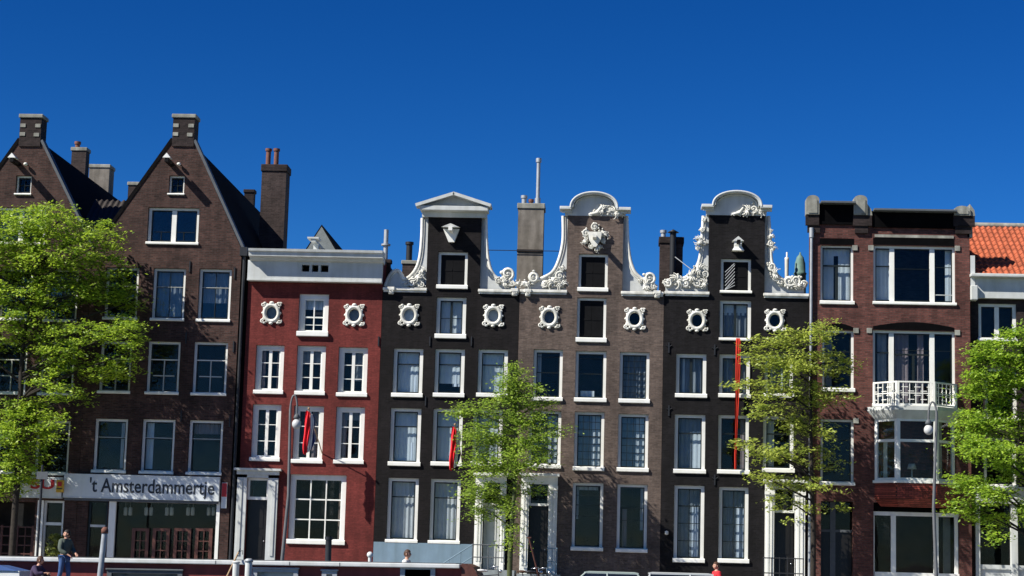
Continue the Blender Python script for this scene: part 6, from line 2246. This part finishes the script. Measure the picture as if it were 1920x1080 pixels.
# ================================================================== trees
def tree(label, Y, trunk, boughs, leaf_m, bark_m, n_leaf, leaf=0.075, seed=1, depth=1.5, trunk_r=0.17, y_min=None, y_max=None, flat=0.45, lean_back=0.0):
    """trunk: pixel points from the ground up; boughs: (px, py, rx px, rz px, weight) masses of foliage measured on the photo"""
    rnd = random.Random(seed)
    tp = [V3(px, py, Y) for px, py in trunk]
    base = Vector((tp[0].x, Y, 0.0 if Y < -3.2 else 0.12))
    t = thing('tree', label, 'tree', tuple(base), 'street trees before the houses')
    path = [base] + [p for p in tp if p.z > base.z + 0.3]
    n = len(path)
    rs = [trunk_r * (1 - 0.75 * i / (n - 1)) for i in range(n)]
    wood = MB().tube([tuple(base - Vector((0, 0, 0.1)))] + [tuple(p) for p in path], [trunk_r * 1.35] + rs, 10)
    verts, faces = [], []
    wsum = sum(b[2] * b[3] * b[4] for b in boughs)
    limb = MB()
    twig = MB()
    for (px, py, rx, rz, w) in boughs:
        s = (80 + Y) / F_PX
        yc = Y + rnd.uniform(-depth, depth) * 0.7
        c = V3(px, py, yc)
        RX, RZ = rx * s, rz * s
        # a limb from the trunk to the bough
        hz = c.z - RZ * 0.4 - 0.5 * abs(c.x - base.x) * 0.8
        hz = max(path[1].z if n > 1 else 1.5, min(hz, path[-1].z))
        for i in range(n - 1):
            if path[i].z <= hz <= path[i + 1].z:
                k = (hz - path[i].z) / max(1e-6, path[i + 1].z - path[i].z)
                st = path[i].lerp(path[i + 1], k)
                break
        else:
            st = path[-1]
        mid = st.lerp(c, 0.5) + Vector((rnd.uniform(-.15, .15), rnd.uniform(-.2, .2), rnd.uniform(0, .25)))
        end = c + Vector((rnd.uniform(-.2, .2) + 0.4 * RX * (1 if c.x > st.x else -1), 0, 0.2 * RZ))
        r0 = max(0.025, trunk_r * 0.36)
        if w >= 0.55:
            limb.tube([tuple(st), tuple(mid), tuple(c), tuple(end)], [r0, r0 * 0.7, r0 * 0.4, 0.012], 6)
        cnt = int(n_leaf * rx * rz * w / wsum)
        per = 42
        for k in range(max(1, cnt // per)):
            while True:
                u = Vector((rnd.uniform(-1, 1), rnd.uniform(-1, 1), rnd.uniform(-1, 1)))
                if u.length <= 1:
                    break
            RY = min(depth, max(RX, RZ) * 1.1)
            sc = Vector((c.x + u.x * RX, c.y + u.y * RY, c.z + u.z * RZ))
            if y_max is not None:
                sc.y = min(sc.y, y_max - rnd.random() * 0.3)
            if y_min is not None:
                sc.y = max(sc.y, y_min + rnd.random() * 0.3)
            out = Vector((sc.x - st.x, sc.y - st.y, 0.0))
            out = out.normalized() if out.length > 0.01 else Vector((1, 0, 0))
            sl = rnd.uniform(0.30, 0.62)
            if rnd.random() < 0.75:
                twig.tube([tuple(sc - out * sl * 1.2 + Vector((0, 0, -0.15))), tuple(sc), tuple(sc + out * sl + Vector((0, 0, -0.08)))], [0.012, 0.008, 0.004], 3, False)
            side = Vector((-out.y, out.x, 0))
            tilt = rnd.uniform(-0.35, 0.25)
            for q in range(per):
                a = rnd.gauss(0, 0.55)
                b = rnd.gauss(0, 0.42)
                p = sc + out * (a * sl) + side * (b * sl) + Vector((0, 0, rnd.gauss(0, flat * 0.16) + tilt * a * sl - 0.10 * abs(b) * sl))
                if y_max is not None and p.y > y_max:
                    continue
                nrm = Vector((rnd.gauss(0, 0.5), rnd.gauss(0, 0.5) - 0.25, 1)).normalized()
                dr = (out * rnd.uniform(0.3, 1) + side * rnd.uniform(-1, 1)).normalized()
                dr = (dr - nrm * dr.dot(nrm)).normalized()
                sd_ = nrm.cross(dr)
                L = leaf * rnd.uniform(0.55, 1.45)
                W = L * 0.5
                i0 = len(verts)
                verts += [p - dr * L, p + sd_ * W - nrm * L * 0.12, p + dr * L - nrm * L * 0.1, p - sd_ * W - nrm * L * 0.12]
                faces += [(i0, i0 + 1, i0 + 2, i0 + 3)]
    wood.add(limb.v, limb.f, True)
    wood.add(twig.v, twig.f, True)
    wood.build('trunk', bark_m, t)
    cr = MB()
    cr.v = [tuple(v) for v in verts]
    cr.f = faces
    cr.smooth = [False] * len(faces)
    ox, oy, oz = base
    me = bpy.data.meshes.new('crown')
    me.from_pydata([(v[0] - ox, v[1] - oy, v[2] - oz) for v in cr.v], [], cr.f)
    me.materials.append(MT[leaf_m])
    o = bpy.data.objects.new('crown', me)
    COL.objects.link(o)
    o.parent = t
    return t


tree('big bright green leafy tree covering the left brown house, sign pole beneath it', -1.9,
     [(20, 1080), (32, 900), (38, 745), (40, 690), (44, 640), (60, 560), (70, 480)],
     [(40, 430, 60, 45, 1.0), (110, 415, 60, 35, 1.0), (10, 480, 60, 50, 1.0), (90, 480, 70, 45, 1.0), (165, 470, 60, 45, 1.0), (195, 440, 35, 25, 0.7), (235, 570, 32, 40, 0.75), (248, 620, 26, 30, 0.7), (222, 690, 40, 24, 0.54), (85, 720, 40, 22, 0.6), (45, 765, 40, 26, 0.8), (40, 880, 40, 30, 0.8), (110, 660, 45, 25, 0.7), (60, 600, 45, 25, 0.8), (60, 640, 40, 25, 0.7),
      (30, 560, 60, 40, 0.9), (110, 560, 60, 35, 0.7), (180, 540, 55, 40, 0.9), (215, 520, 35, 45, 0.7), (10, 620, 40, 30, 0.8), (140, 625, 70, 28, 0.9), (220, 625, 45, 28, 0.8), (245, 660, 30, 20, 0.7),
      (95, 680, 45, 35, 0.8), (170, 690, 60, 30, 0.8), (50, 790, 60, 40, 1.0), (15, 840, 40, 45, 1.0), (95, 795, 34, 34, 0.6), (25, 905, 35, 32, 1.0), (70, 850, 28, 26, 0.54),
      (-60, 480, 60, 80, 1.0), (-60, 640, 60, 80, 1.0), (-60, 800, 50, 80, 1.0), (130, 745, 40, 25, 0.6)],
     'leaf_bright', 'bark', 55000, 0.072, 11, 1.4, 0.17, y_max=-0.3)
tree('young slim tree before the pediment house door, red flag at its left', -2.6,
     [(955, 1090), (956, 1040), (960, 980), (966, 900), (968, 820), (966, 740), (962, 690)],
     [(962, 705, 22, 30, 1.0), (955, 740, 30, 30, 1.0), (985, 735, 25, 30, 1.0), (920, 770, 50, 20, 0.7), (870, 765, 30, 16, 0.8), (980, 785, 40, 30, 1.0), (1020, 760, 22, 20, 0.6),
      (900, 815, 40, 28, 1.0), (950, 825, 40, 30, 1.0), (1005, 820, 40, 25, 0.8), (1045, 805, 25, 14, 0.6), (905, 870, 40, 28, 1.0), (960, 870, 40, 30, 0.9), (1010, 860, 35, 25, 0.6),
      (890, 920, 30, 25, 0.9), (930, 925, 35, 28, 0.9), (990, 910, 35, 20, 0.4), (905, 960, 35, 18, 0.7), (955, 965, 20, 30, 0.7), (960, 1005, 12, 30, 0.7)],
     'leaf_mid', 'bark_green', 21000, 0.058, 12, 1.0, 0.12, y_max=-0.35)
tree('airy olive green tree before the black house door and the narrow brick bay', -2.5,
     [(1524, 1090), (1525, 1000), (1522, 900), (1520, 800), (1520, 720), (1525, 660), (1535, 620)],
     [(1420, 640, 30, 15, 0.7), (1475, 635, 45, 20, 0.9), (1530, 625, 30, 25, 0.8), (1565, 620, 18, 20, 0.5), (1440, 675, 45, 22, 0.9), (1500, 680, 50, 30, 1.0), (1560, 680, 35, 25, 0.8), (1600, 685, 22, 10, 0.5),
      (1405, 725, 30, 16, 0.8), (1460, 730, 45, 22, 0.8), (1520, 740, 45, 28, 0.9), (1575, 745, 30, 18, 0.4), (1440, 770, 35, 16, 0.8), (1500, 790, 45, 25, 0.8), (1550, 800, 35, 25, 0.5),
      (1400, 830, 30, 12, 0.8), (1440, 850, 35, 18, 0.8), (1495, 850, 40, 24, 0.8), (1550, 860, 35, 25, 0.45), (1425, 890, 30, 16, 0.6), (1480, 905, 40, 22, 0.9), (1540, 910, 30, 18, 0.5), (1465, 940, 25, 14, 0.7), (1520, 945, 30, 18, 0.5), (1590, 960, 20, 20, 0.3), (1480, 975, 14, 8, 0.5)],
     'leaf_olive', 'bark', 15500, 0.068, 13, 1.1, 0.12, y_max=-0.35)
tree('dense fresh green tree at the right edge before the orange roofed house', -2.8,
     [(1935, 1090), (1932, 950), (1930, 850), (1928, 760), (1925, 690)],
     [(1905, 630, 30, 20, 0.9), (1860, 660, 45, 22, 1.0), (1910, 690, 50, 40, 1.0), (1840, 690, 30, 25, 0.9), (1870, 730, 55, 30, 1.0), (1820, 735, 25, 20, 0.5), (1820, 790, 40, 24, 1.0), (1880, 790, 50, 35, 1.0),
      (1815, 825, 35, 16, 0.9), (1860, 850, 55, 28, 0.9), (1910, 870, 40, 40, 0.8), (1810, 905, 35, 22, 1.0), (1860, 920, 45, 26, 0.9), (1810, 950, 32, 18, 0.9), (1870, 975, 45, 18, 0.7), (1870, 1010, 25, 12, 0.5),
      (1980, 660, 50, 50, 1.0), (1990, 780, 60, 60, 1.0), (1985, 900, 50, 60, 0.9), (1935, 960, 30, 25, 0.6)],
     'leaf_right', 'bark', 38000, 0.07, 14, 1.4, 0.15, y_max=-0.6)
